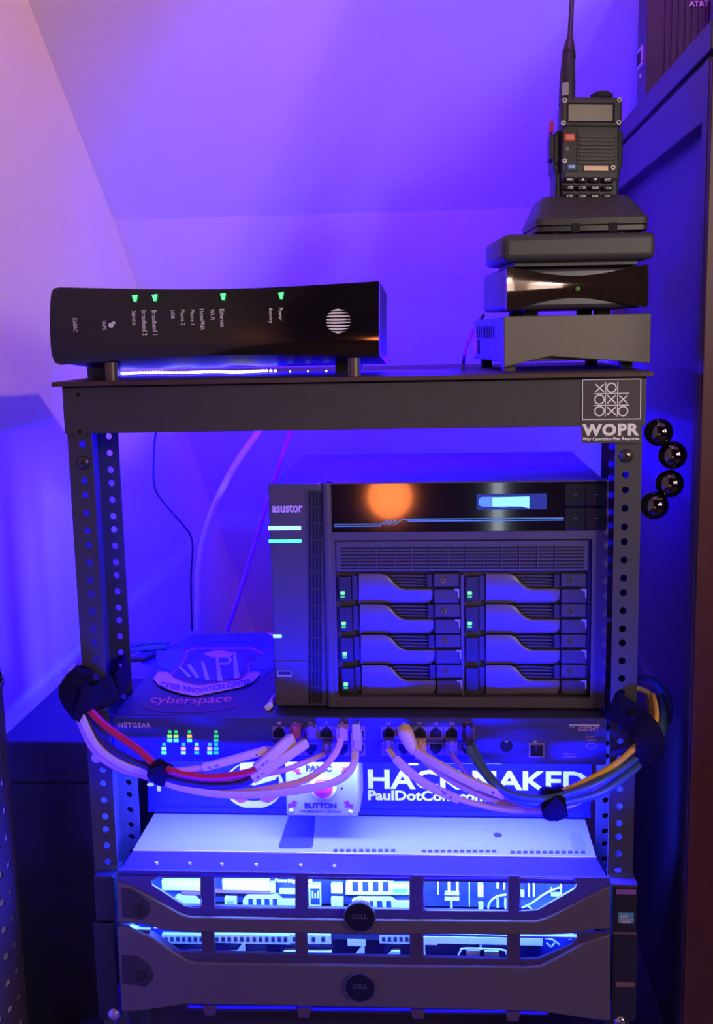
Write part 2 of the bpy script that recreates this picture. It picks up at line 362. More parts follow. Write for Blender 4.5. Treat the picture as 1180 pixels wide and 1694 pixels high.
# LED tape on the board
tape = thing('led_tape_strip', 'glowing blue-white strip of tiny lights on the board behind the gateway', 'light strip', (-0.09, 0.133, 0.0862))
pts = [hit(180+i*26, 618.5-0.35*i+0.8*math.sin(i*1.7), 2, 0.0875) for i in range(11)] + [hit(480+i*30, 615-0.4*i, 2, 0.0875) for i in range(5)]
MB().tube([(p.x, p.y, 0.0866) for p in pts], 0.002, 6, flat=(0.004, 0.0004), up=Vector((0, 0, 1)), sub=3).build('tape', strip_m, tape)
bb = MB()
for i in range(56):
    t = i/55*(len(pts)-1-4.6); j = int(t); q = pts[j].lerp(pts[j+1], t-j)
    bb.sphere((q.x, q.y, 0.0880), 0.0016, 6, 4)
o = bb.build('light_beads', led_bead_m, tape); o['kind'] = 'stuff'
bb = MB()
for i in range(4):
    q = pts[11+i]; bb.sphere((q.x, q.y, 0.0878), 0.0010, 6, 4)
o = bb.build('far_light_beads', led_bead_m, tape); o['kind'] = 'stuff'

# ================================================================== GATEWAY (left on the board)
YM = -0.008
gw = thing('network_gateway', 'long glossy black internet gateway on its side with four green lights', 'router', (-0.11, 0.05, 0.0862))
top_px = [(82, 484), (86, 477), (96, 475), (160, 476.5), (230, 478), (300, 478.5), (365, 478), (430, 476), (500, 472.5), (560, 469), (610, 466), (627, 464.5)]
bot_px = [(83, 588), (88, 600), (98, 604), (160, 599.5), (230, 593.5), (300, 589.5), (365, 587.5), (430, 587), (500, 587.5), (560, 588.5), (610, 590), (627, 590)]
b = MB(); NS = 9; n = len(top_px); vs = []; fs = []
for i in range(n):
    xt, zt = WX(*top_px[i], YM); xb, zb = WX(*bot_px[i], YM)
    for k in range(NS):
        t = k/(NS-1); s_ = math.sin(math.pi*t)
        vs.append((xb+(xt-xb)*t, YM+0.004*(1-s_**0.6), zb+(zt-zb)*t))
    zb2, zt2 = 0.0925, 0.158
    vs.append((xt, 0.012, zt)); vs.append((xb, 0.012, zb))
W_ = NS+2
for i in range(n-1):
    for k in range(W_): fs.append((i*W_+k, (i+1)*W_+k, (i+1)*W_+(k+1)%W_, i*W_+(k+1)%W_))
fs += [tuple(range(W_)), tuple((n-1)*W_+k for k in range(W_))[::-1]]
b.add(vs, fs); b.build('front_panel', gloss_m, gw, smooth=True)
vs = []; fs = []
for i in range(n):
    xt, zt = WX(*top_px[i], YM); xb, zb = WX(*bot_px[i], YM)
    vs += [(xb, 0.012, zb+0.0004), (xt, 0.012, zt-0.0004), (xt, 0.125, 0.158), (xb, 0.125, 0.0925)]
for i in range(n-1):
    for k in range(4): fs.append((i*4+k, (i+1)*4+k, (i+1)*4+(k+1)%4, i*4+(k+1)%4))
fs += [(0, 1, 2, 3), tuple((n-1)*4+k for k in range(4))[::-1]]
MB().add(vs, fs).build('case', matt_m, gw)
for x in (177.5, 584.5):
    X = WX(x, 612, YM)[0]
    MB().cyl((X, 0.004, 0.0862), 0.0052, 0.0155, 2, 20).build('stand_foot', mat('bronze_foot', (0.16, 0.12, 0.11), 0.35, metal=0.5), gw, smooth=True)
MB().box(WX(560, 600, .12)[0], WX(600, 600, .12)[0], 0.09, 0.118, 0.0862, 0.096).build('rear_foot', matt_m, gw)
MB().box(WX(160, 600, .12)[0], WX(200, 600, .12)[0], 0.09, 0.118, 0.0862, 0.096).build('rear_foot', matt_m, gw)
for x, y in ((223, 493), (256, 492), (369, 490.5), (465, 488.5)):
    c = at(x, y, YM-0.0002)
    MB().prism([(c.x-0.0022, c.z+0.0022), (c.x+0.0022, c.z+0.0026), (c.x+0.0008, c.z-0.003), (c.x-0.0008, c.z-0.003)], YM-0.0009, YM+0.001).build('indicator_light', green_m, gw)
for s_, x0, y0, x1, y1 in (('5268AC', 121, 526, 128, 549), ('WPS', 169, 530, 176, 546), ('Service', 218.5, 514, 226, 538), ('Broadband 2', 235, 513, 243, 555),
        ('Broadband 1', 252, 513, 260, 554), ('USB', 283, 513, 289, 527), ('Phone 2', 299, 512, 306, 538), ('Phone 1', 315.5, 512, 322, 537), ('HomePNA', 331, 511, 338.5, 546),
        ('Wi-Fi', 348, 511, 355, 529), ('Ethernet', 364, 511, 371.5, 541), ('Battery', 444, 510, 451, 535), ('Power', 461, 509, 468, 530)):
    text('lettering', s_, tdown(x0, y0, x1, y1, YM-0.0004), white_m, gw, bold=0.012)
for dx in (0, 8):
    c = at(183.5+dx*0.6, 536, YM-0.0004)
    MB().cyl((c.x, YM-0.0006, c.z+(0.001 if dx else -0.001)), 0.0022-dx*0.0001, 0.0006, 1, 14).build('pairing_mark', white_m, gw)
# globe emblem: white bands that swell round a disc
c = at(560, 531, YM-0.0004); R = 0.0102; b = MB()
for k in range(8):
    z0 = 1-2*(k+0.18)/8.0; z1 = 1-2*(k+0.82)/8.0; N = 14; up_, lo_ = [], []
    for i in range(N+1):
        t = -1+2*i/N
        for zz, arr in ((z0, up_), (z1, lo_)):
            h = math.sqrt(max(0, 1-zz*zz)); tap = 1 - 0.55*max(0, t)**2 if arr is lo_ else 1
            mid = (z0+z1)/2; z_ = mid + (zz-mid)*(1-0.75*(abs(t+0.15)**3 if t < 0.85 else 0.8))
            arr.append((c.x+R*h*t, c.z+R*(z_-0.12*(1-t*t)*(0.3-mid)*0.3)))
    b.prism(up_+lo_[::-1], YM-0.0008, YM-0.0002)
b.build('globe_emblem', white_m, gw)

# ================================================================== STACK ON THE RIGHT
def P2(x, y, Y): p = at(x, y, Y); return p
# grey box with a notched front skirt
rz = math.radians(7.5); o0 = at(834, 608, 0.03)
gb = thing('grey_media_box', 'grey-brown box with a peaked lower skirt, bottom of the stack on the board', 'box', (o0.x, 0.03, 0.0862), (0, 0, rz))
w1 = 0.128; zb = 0.0044; zt = 0.0475
pk = 0.040
MB().prism([(0, zb), (pk, zb+0.0085), (w1, zb+0.0005), (w1, zt), (0, zt)], -0.0, 0.012).build('front_panel', grey_m, gb, bevel=0.0008, local=True)
MB().box(0.001, w1-0.001, 0.012, 0.165, zb+0.004, zt-0.0008).build('case', mat('dark_case', (0.09, 0.08, 0.10), 0.5), gb, local=True, bevel=0.001)
MB().box(0.0008, 0.004, 0.05, 0.15, zb+0.024, zt-0.006).build('side_vent', mat('vent_dark', (0.045, 0.04, 0.07), 0.6), gb, local=True)
for i in range(9): MB().box(0.0, 0.0015, 0.052+i*0.011, 0.057+i*0.011, zb+0.025, zt-0.008).build('vent_rib', soft_m, gb, local=True)
MB().box(0.0003, 0.002, 0.13, 0.145, zb+0.009, zb+0.023).build('side_port', dark_m, gb, local=True)
for x in (0.006, w1-0.016):
    for y in (0.03, 0.145): MB().box(x, x+0.010, y, y+0.010, 0.0, zb+0.0085).build('foot', board_m if y < 0.1 else dark_m, gb, local=True)
# glossy concave-fronted box
o1 = at(838, 512, 0.02)
gl = thing('glossy_receiver', 'glossy brown-black receiver with bow-tie front panel, second from bottom of the stack', 'receiver', (o1.x, 0.022, 0.0862+zt), (0, 0, rz))
w2 = 0.121; z0 = 0.0052; z1 = z0+0.0355
b = MB(); N = 16; tp = []; bt = []
for i in range(N+1):
    t = i/N; s_ = math.sin(math.pi*t)**1.3; tp.append((w2*t, z1-0.0080*s_)); bt.append((w2*t, z0+0.0095*s_))
tp[0] = (0.0015, z1); tp.insert(0, (0, z1-0.0015)); bt[0] = (0.0015, z0); bt.insert(0, (0, z0+0.0015))
tp[-1] = (w2-0.0015, z1); tp.append((w2, z1-0.0015)); bt[-1] = (w2-0.0015, z0); bt.append((w2, z0+0.0015))
n = len(tp); vs = []; fs = []
for i in range(n):
    x = tp[i][0]; t = x/w2; yb_ = -0.002+0.005*math.sin(math.pi*t)
    for k in range(6):
        q = k/5; vs.append((x, yb_-0.0015*math.sin(math.pi*q), bt[i][1]+(tp[i][1]-bt[i][1])*q))
    vs.append((x, 0.006, tp[i][1])); vs.append((x, 0.006, bt[i][1]))
for i in range(n-1):
    for k in range(8): fs.append((i*8+k, (i+1)*8+k, (i+1)*8+(k+1)%8, i*8+(k+1)%8))
fs += [tuple(range(8)), tuple((n-1)*8+k for k in range(8))[::-1]]
b.add(vs, fs); b.build('front_panel', mat('bronze_gloss', (0.05, 0.03, 0.02), 0.08, metal=0.55, coat=0.5), gl, local=True, smooth=True)
MB().box(0.0005, w2-0.0005, 0.006, 0.115, z0, z1).build('case', mat('receiver_case', (0.035, 0.03, 0.045), 0.35), gl, local=True, bevel=0.004, seg=3)
MB().sphere((w2*0.505, -0.0005, z0+0.0165), 0.0022, 16, 8, sy=0.5).build('indicator_dome', mat('dome_green', (0.05, 0.07, 0.03), 0.2, emit=(0.1, 0.5, 0.05), es=0.15), gl, local=True, smooth=True)
for x in (0.022, w2-0.035):
    for y in (0.03, 0.09): MB().box(x, x+0.012, y, y+0.01, 0.0, z0+0.001).build('foot', dark_m, gl, local=True)
# rounded black box
o2 = at(832, 430, 0.005); zc = 0.0862+zt+z1
rb = thing('rounded_black_box', 'matt black drive enclosure with rounded ends, directly below the radio cradle', 'box', (o2.x, 0.005, zc), (0, 0, math.radians(6)))
b = MB().box(0.0, 0.1275, 0.0, 0.10, 0.0035, 0.0255); b.build('shell', soft_m, rb, local=True, bevel=0.0055, smooth=True, seg=4)
MB().box(0.012, 0.1155, 0.012, 0.09, 0.0, 0.0036).build('base_pad', matt_m, rb, local=True)
zd = zc+0.0255
# cradle
crp = at(980, 374, 0.02)
cr = thing('radio_charging_cradle', 'black desktop charging cradle with a flared top holding the two-way radio', 'charger', (crp.x, 0.02, zd), (0, 0, math.radians(4)))
def loftbox(levels):
    vs = []; fs = []; n = 0
    for (xa, xb, ya, yb, z, r) in levels:
        pts = []
        for cx, cy, a0 in ((xb-r, yb-r, 0), (xa+r, yb-r, 90), (xa+r, ya+r, 180), (xb-r, ya+r, 270)):
            for k in range(4): a = math.radians(a0+30*k); pts.append((cx+r*math.cos(a), cy+r*math.sin(a), z))
        vs += pts; n = len(pts)
    for l in range(len(levels)-1):
        for i in range(n): fs.append((l*n+i, l*n+(i+1)%n, (l+1)*n+(i+1)%n, (l+1)*n+i))
    fs += [tuple(range(n))[::-1], tuple((len(levels)-1)*n+i for i in range(n))]
    return MB().add(vs, fs)
loftbox([(-0.043, 0.045, 0.004, 0.085, 0.0015, 0.006), (-0.0455, 0.0475, 0.001, 0.088, 0.0025, 0.006), (-0.0455, 0.0475, 0.001, 0.088, 0.0065, 0.006)]).build('base', matt_m, cr, local=True, smooth=True)
loftbox([(-0.0455, 0.0475, 0.0005, 0.088, 0.0075, 0.006), (-0.0460, 0.0480, 0.000, 0.088, 0.0125, 0.006), (-0.0445, 0.0465, 0.003, 0.088, 0.0148, 0.006), (-0.0365, 0.0385, 0.030, 0.083, 0.0330, 0.006), (-0.0345, 0.0365, 0.034, 0.078, 0.0345, 0.005)]).build('body', soft_m, cr, local=True, smooth=True)
for x in (-0.017, 0.014): MB().box(x, x+0.007, 0.0, 0.004, 0.001, 0.0085).build('front_notch', dark_m, cr, local=True)
for x in (-0.03, 0.025):
    for y in (0.012, 0.07): MB().cyl((x, y, 0.0), 0.005, 0.0016, 2, 12).build('foot', matt_m, cr, local=True)
# two-way radio, local frame: u right, v up from the cradle top, front at y=0, leaning back
S = 1/1955.0
def lu(x): return (x-977)*S
def lv(y): return (338-y)*S*1.02
rp = at(977, 338, 0.052)
rd = thing('two_way_radio', 'black handheld two-way radio with long whip antenna standing in its charger', 'radio', tuple(rp), (math.radians(-7), math.radians(1.5), math.radians(5)))
def lbox(b, x0, y0, x1, y1, d0, d1): return b.box(lu(x0), lu(x1), d0, d1, lv(y1), lv(y0))
b = MB(); lbox(b, 929, 168, 1026, 300, 0.0, 0.026); b.build('body', soft_m, rd, local=True, bevel=0.003, smooth=True)
b = MB(); b.prism([(lu(921), lv(214)), (lu(1034), lv(214)), (lu(1034), lv(268)), (lu(1029), lv(285)), (lu(1024), lv(350)), (lu(921), lv(350)), (lu(920), lv(285)), (lu(916), lv(275)), (lu(916), lv(225))], 0.006, 0.03)
b.build('battery_shell', matt_m, rd, local=True, bevel=0.002)
b = MB(); lbox(b, 930, 291, 1022, 345, 0.0015, 0.02); b.build('keypad_face', matt_m, rd, local=True, bevel=0.001)
b = MB(); lbox(b, 925, 165, 1028, 214, -0.002, 0.004); b.build('display_bezel', soft_m, rd, local=True, bevel=0.0025, smooth=True)
b = MB(); lbox(b, 935, 175, 1015, 207, -0.0024, -0.0018); b.build('display_recess', dark_m, rd, local=True)
b = MB(); lbox(b, 937.5, 179, 1011, 205, -0.0028, -0.0022); b.build('display', lcdgrey_m, rd, local=True)
for x, y in ((931, 172), (1022, 170.5), (929, 208.5), (1021.5, 207), (932, 269.5), (1013, 279.5)):
    s1 = MB().cyl((lu(x), -0.0032, lv(y)), 0.002, 0.0015, 1, 14).build('corner_screw', mat('bright_screw', (0.75, 0.7, 0.62), 0.3, metal=0.25), rd, local=True)
    MB().cyl((lu(x), -0.0034, lv(y)), 0.0009, 0.0004, 1, 6).build('screw_socket', dark_m, s1, local=True)
b = MB(); lbox(b, 929, 216, 952, 286, -0.0012, 0.001); b.build('key_strip', matt_m, rd, local=True, bevel=0.0005)
b = MB(); lbox(b, 953, 216, 1019, 286, -0.0008, 0.001); b.build('grille_panel', soft_m, rd, local=True, bevel=0.0005)
for i in range(8):
    y = 229.5+6.1*i; b = MB(); lbox(b, 956, y-1.2, 1016, y+1.9, -0.001, -0.0007)
    g_ = b.build('grille_slot', dark_m, rd, local=True); b = MB()
    for j in range(27): b.box(lu(958+j*2.1), lu(959.1+j*2.1), -0.0014, -0.0009, lv(y+1.0), lv(y-1.0))
    q = b.build('grille_teeth', mat('grille_grey', (0.2, 0.18, 0.16), 0.4), g_, local=True); q['kind'] = 'stuff'
def key(x0, y0, x1, y1, m_, name='key', t=None, tm=white_m, bold=0.02):
    b = MB(); lbox(b, x0, y0, x1, y1, -0.0025, 0.001); k_ = b.build(name, m_, rd, local=True, bevel=0.0009, smooth=True)
    if t:
        xm0, xm1 = x0+(x1-x0)*0.2, x1-(x1-x0)*0.2; ym0, ym1 = y0+(y1-y0)*0.25, y1-(y1-y0)*0.25
        text('key_print', t, lambda u, v: (lu(xm0)+(lu(xm1)-lu(xm0))*u, -0.0027, lv(ym1)+(lv(ym0)-lv(ym1))*v), tm, k_, bold=bold, local=True)
    return k_
key(931.5, 225, 949.5, 237, orange_btn_m, 'orange_call_key', 'VFO/MR', gold_m)
key(932.5, 246, 940, 253, mat('grey_key', (0.2, 0.19, 0.18), 0.4), 'band_key')
key(935.5, 273, 952, 284, blue_btn_m, 'blue_select_key', 'A/B')
MB().cyl((lu(941), -0.0014, lv(262.5)), 0.0006, 0.0004, 1, 8).build('microphone_hole', dark_m, rd, local=True)
b = MB(); lbox(b, 964.5, 276, 1005.5, 285, -0.002, 0.0); b.build('tan_name_plate', gold_m, rd, local=True, bevel=0.0006)
rows = [['MENU', None, None, 'EXIT'], ['1 STEP', '2 TXP', '3 SAVE', '* SCAN'], ['4 VOX', '5 W/N', '6 ABR', '0 SQL']]
for r_ in range(3):
    for c_ in range(4):
        x = 941.5+21.2*c_; y = 299+13.3*r_
        t = rows[r_][c_]; kk = key(x-8.8, y-4.3, x+8.8, y+4.3, dark_m, 'key', t, mat('key_print_grey', (0.7, 0.68, 0.65), 0.4), 0.03)
        if r_ == 0 and c_ in (1, 2):
            s_ = 1 if c_ == 1 else -1
            MB().prism([(lu(x-3), lv(y)-s_*0.001), (lu(x+3), lv(y)-s_*0.001), (lu(x), lv(y)+s_*0.0013)], -0.003, -0.0026).build('arrow_mark', white_m, kk, local=True)
b = MB(); lbox(b, 911.5, 199, 917, 216, 0.008, 0.018); b.build('red_side_key', mat('red_key', (0.6, 0.02, 0.08), 0.4), rd, local=True, bevel=0.0005)
b = MB(); lbox(b, 910.5, 220, 917, 262, 0.006, 0.02); b.build('talk_key', matt_m, rd, local=True, bevel=0.001)
# antenna and knob
ax0, ax1 = lu(941), lu(948)
b = MB().tube([(lu(940.5), 0.012, lv(172)), (lu(941), 0.012, lv(130)), (lu(942.5), 0.012, lv(90)), (lu(944), 0.012, lv(66)), (lu(944.5), 0.012, lv(58)), (lu(946), 0.012, lv(20)), (lu(949.5), 0.012, lv(-70))],
              0.003, 14, radii=[0.0072, 0.0068, 0.0056, 0.0036, 0.0024, 0.0021, 0.0017], sub=4)
an = b.build('antenna', matt_m, rd, local=True, smooth=True)
for i in range(5):
    y = 82+i*3; MB().ring((lu(943), 0.012), 0.0045, 0.0056+0.0001*i, lv(y)-0.0004, lv(y)+0.0004, 16, mp=lambda a, b_, t: (a, b_, t)).build('antenna_ridge', matt_m, an, local=True)
a_ = lu(929); MB().prism([(a_, lv(160)), (a_+0.0055, lv(159)), (a_+0.0055, lv(138)), (a_, lv(140))], 0.0035, 0.0060).build('antenna_tag', mat('grey_tag', (0.35, 0.33, 0.32), 0.5), an, local=True)
kb = MB().cyl((lu(1000), 0.014, lv(168)), 0.0045, 0.004, 2, 18).cyl((lu(1000), 0.014, lv(161)), 0.0085, 0.0012, 2, 20, 0.0092).cyl((lu(1000), 0.014, lv(159)), 0.0092, 0.0035, 2, 20, 0.0085).cyl((lu(1000), 0.014, lv(152)), 0.0085, 0.0022, 2, 20, 0.0055)
kb.build('volume_knob', matt_m, rd, local=True, smooth=True)
for i in range(12):
    a = 2*math.pi*i/12; MB().cyl((lu(1000)+0.009*math.cos(a), 0.014+0.009*math.sin(a), lv(159)), 0.0008, 0.0036, 2, 6).build('knob_ridge', matt_m, rd, local=True)
# black lead beside the grey box
b = MB().tube([hit(800, 522, 0, 0.12)+Vector((0, 0, 0)), at(788, 540, 0.19), at(775, 565, 0.20), at(768, 590, 0.20), at(767, 606, 0.20), hit(766, 609, 2, 0.089)], 0.0016, 8)
b.v = b.v; tag(b.build('power_lead', matt_m, smooth=True), 'thin black lead hanging down behind the left side of the grey box', 'cable')

# ================================================================== WOPR STICKER
st = thing('tic_tac_toe_sticker', 'dark sticker with white noughts and crosses grid and WOPR lettering on the crossbar', 'sticker', (0.225, -0.004, 0.05))
Ys = -0.0034
MB().ppoly([(963, 626), (1062, 624), (1062, 733), (963, 733), (960.5, 690)], Ys, 0.0003).build('backing', sticker_m, st)
def strokes(b, segs, wpx, Y, dep=0.0002):
    for (x0, y0, x1, y1) in segs:
        dx, dy = x1-x0, y1-y0; L = math.hypot(dx, dy); nx, ny = -dy/L*wpx/2, dx/L*wpx/2
        b.ppoly([(x0+nx, y0+ny), (x1+nx, y1+ny), (x1-nx, y1-ny), (x0-nx, y0-ny)], Y, dep)
b = MB(); strokes(b, [(964, 628.5, 1060.5, 627), (964, 628, 964, 694), (1060.5, 627, 1060, 693.5), (963.5, 694, 1060.5, 693)], 1.5, Ys-0.0003); b.build('frame_line', white_m, st)
b = MB(); strokes(b, [(1002.5, 632, 1001.5, 689), (1022.5, 632, 1021.5, 689), (982.5, 651.5, 1041.5, 650.5), (982, 671, 1041.5, 670)], 1.5, Ys-0.0003)
b.build('grid_lines', white_m, st)
def oh(b, x, y, r, Y, w=1.7):
    c = at(x, y, Y); k = 1/1950.0; b.ring((c.x, c.z), (r-w/2)*k, (r+w/2)*k, Y, Y+0.0002, 28)
for i, (t, x, y) in enumerate((('x', 992.5, 642), ('o', 1012, 641.5), ('o', 992, 661), ('x', 1012, 660.5), ('x', 1031.5, 660.5), ('o', 992, 680), ('x', 1012, 680), ('o', 1031, 680))):
    b = MB()
    if t == 'o': oh(b, x, y, 7.4, Ys-0.0003, 2.2)
    else: strokes(b, [(x-7, y-6.5, x+7, y+6.5)], 2.2, Ys-0.0003); strokes(b, [(x-7, y+6.5, x+7, y-6.5)], 2.2, Ys-0.00055)
    b.build('nought' if t == 'o' else 'cross', white_m, st)
text('lettering', 'WOPR', tbox(963.5, 701, 1058, 721, Ys-0.0003), white_m, st, bold=0.05, space=1.15)
text('small_lettering', 'War Operation Plan Response', tbox(964, 723, 1058, 730, Ys-0.0003), white_m, st, bold=0.03)

# ================================================================== MAGNET BALLS
bm_ = None
for (x, y, r, lab) in ((1090, 715, 22.5, 'topmost of four black mirror balls, touching the rack beside the WOPR sticker'), (1113, 753, 23, 'second black mirror ball from the top, the farthest right of the four'),
                  (1108, 800, 23, 'third black mirror ball from the top in the bent chain beside the rack'), (1083, 836, 22, 'lowest black mirror ball, touching the right rack post')):
    c = at(x, y, 0.012)
    if bm_ is None:
        o = MB().sphere((0, 0, 0), 0.0119, 40, 24).build('magnetic_ball', ball_m, smooth=True, local=True); bm_ = o
    else:
        o = bm_.copy(); sc.collection.objects.link(o)
    o.location = c + Vector((0, 0, Z0)); tag(o, lab, 'ball', 'black mirror balls on the side of the rack')

# ================================================================== NAS
YN = 0.022
nas = thing('network_storage_unit', 'charcoal eight-bay storage box with lit display standing on the switch inside the rack', 'storage unit', (0.073, 0.14, -0.2145))
NX0, NX1, NZ0, NZ1 = -0.0748, 0.2222, -0.2125, -0.0072
MB().box(NX0+0.003, NX1-0.003, YN+0.012, 0.262, NZ0+0.002, NZ1-0.001).build('case', nas_side_m, nas, bevel=0.001)
xa = rect(443, 803, 533, 1170, YN)[1]; xb = rect(549, 803, 1003, 1170, YN)[0]
MB().box(NX0, rect(443, 985, 536, 990, YN)[1], YN, YN+0.014, NZ0, NZ1).build('left_panel', nas_m, nas, bevel=0.002)
x_l = rect(550, 985, 552, 990, YN)[0]; 
MB().cyl((x_l-0.0030, YN+0.004, NZ0), 0.0052, NZ1-NZ0, 2, 20).build('corner_ridge', nas_m, nas, smooth=True)
# front frame round the bays
zd0 = WX(780, 879, YN)[1]; zd1 = WX(780, 798, YN)[1]; zv1 = WX(780, 893, YN)[1]; zbay = WX(780, 1154, YN)[1]
xr_in = WX(979, 1000, YN)[0]; xbay0 = WX(556.5, 1000, YN)[0]
b = MB().box(x_l-0.003, NX1, YN, YN+0.014, zd1-0.0004, NZ1).box(x_l-0.003, NX1, YN, YN+0.014, zv1, zd0).box(xr_in, NX1, YN, YN+0.014, NZ0, zv1).box(x_l-0.003, xr_in, YN, YN+0.014, NZ0, zbay).box(x_l-0.003, xbay0, YN, YN+0.014, zbay, zv1).box(WX(1004, 840, YN)[0], NX1, YN, YN+0.014, zd0, zd1)
b.build('front_frame', nas_m, nas)
MB().box(x_l, NX1-0.002, YN+0.013, YN+0.02, NZ0+0.001, NZ1-0.002).build('bay_backing', dark_m, nas)
MB().box(x_l-0.001, WX(1004, 840, YN)[0], YN+0.001, YN+0.013, zd0, zd1-0.0004).build('display_window', gloss_m, nas)
dp = MB().px(789, 817, 905, 843, YN+0.0005, 0.0006).build('lcd_backlight', lcd_m, nas, bevel=0)
b = MB()
MB().ppoly([(797, 822), (838, 822), (838, 840), (797, 838), (792, 835), (792, 826)], YN+0.0001, 0.0003).build('lcd_glow', mat('lcd_mid', (0.1, 0.2, 0.5), 0.4, emit=(0.06, 0.25, 0.85), es=0.9), nas)
b.ppoly([(815, 823), (850, 822), (876, 821.5), (876, 841), (862, 838), (815, 838)], YN-0.0003, 0.0003); b.build('lcd_bright_block', lcd_text_m, nas)
for (x0, y0, x1, y1) in ((936, 800, 968.5, 837), (970.5, 800, 1002, 837), (936, 840, 968.5, 876), (970.5, 840, 1002, 876)):
    k_ = MB().px(x0, y0, x1, y1, YN+0.0002, 0.001).build('display_key', matt_m if False else mat('gloss_key', (0.012, 0.010, 0.013), 0.2), nas, bevel=0.0004)
    MB().px((x0+x1)/2-3, (y0+y1)/2-1, (x0+x1)/2+4, (y0+y1)/2, YN-0.0001, 0.0002).build('key_mark', mat('dim_print', (0.12, 0.11, 0.13), 0.5), k_)
b = MB(); Yc = YN+0.0004
for dy in (0, 3.4): strokes(b, [(553, 867.5+dy, 631+dy*0, 867+dy), (664+dy*3, 859+dy*1.0, 933, 857+dy)], 1.6, Yc, 0.0003)
for q in (0, 7, 14, 22): strokes(b, [(629+q, 868.5, 643+q, 860)], 1.5, Yc-0.0002, 0.0002)
b.build('circuit_lines', circuit_m, nas)
# vent above the bays
vf = MB()
vx0, vx1, vz0, vz1 = rect(555, 896, 974, 946, YN)
vf.box(vx0, vx1, YN+0.003, YN+0.013, vz0, vz1)
vent = vf.build('vent_panel', nas_m, nas, bevel=0.0005)
for i in range(7):
    y = 905+i*5.6
    s_ = MB().px(564, y, 966, y+2.6, YN+0.0026, 0.0012).build('vent_slot', dark_m, vent)
b = MB()
for j in range(12): b.px(592+j*29.7, 903, 593.5+j*29.7, 942, YN+0.0022, 0.0016)
b.build('vent_ribs', nas_m, vent)
# vertical vents on the left panel
lv_ = MB().box(WX(509, 985, YN)[0], WX(534, 985, YN)[0], YN-0.0002, YN+0.0004, WX(515, 1164, YN)[1], WX(515, 811, YN)[1]).build('side_grille', mat('grille_charcoal', (0.05, 0.042, 0.05), 0.5), nas)
for c_ in range(4):
    for r_ in range(13):
        y0 = 813+r_*27.1; xs = 511.2+c_*5.9
        MB().px(xs-0.2, y0, xs+3.4, y0+25, YN-0.0008, 0.0007).build('grille_slot', dark_m, lv_)
text('lettering', 'asustor', tbox(450, 834, 501, 848, YN-0.0004), mat('lilac_logo', (0.75, 0.55, 0.75), 0.5), nas, bold=0.03)
MB().px(443.5, 870.5, 498, 877, YN-0.0007, 0.0015).build('blue_light_bar', bluebar_m, nas, bevel=0.0004)
MB().px(444.5, 892.8, 499, 898, YN-0.0007, 0.0015).build('green_light_bar', greenbar_m, nas, bevel=0.0004)
MB().px(452, 1050, 466, 1055.5, YN-0.0007, 0.0015).build('power_light', bluebar_m, nas, bevel=0.0004)
up_ = MB().px(456, 1093, 509, 1127, YN-0.0006, 0.001).build('usb_panel', nas_m, nas, bevel=0.0004)
MB().px(459, 1109.5, 482.5, 1119.5, YN-0.001, 0.0006).build('usb_port', mat('usb_silver', (0.45, 0.42, 0.5), 0.3, metal=0.2), up_)
MB().px(461, 1111, 481, 1116, YN-0.0013, 0.0005).build('usb_tongue', mat('usb_dark', (0.01, 0.015, 0.05), 0.4), up_)
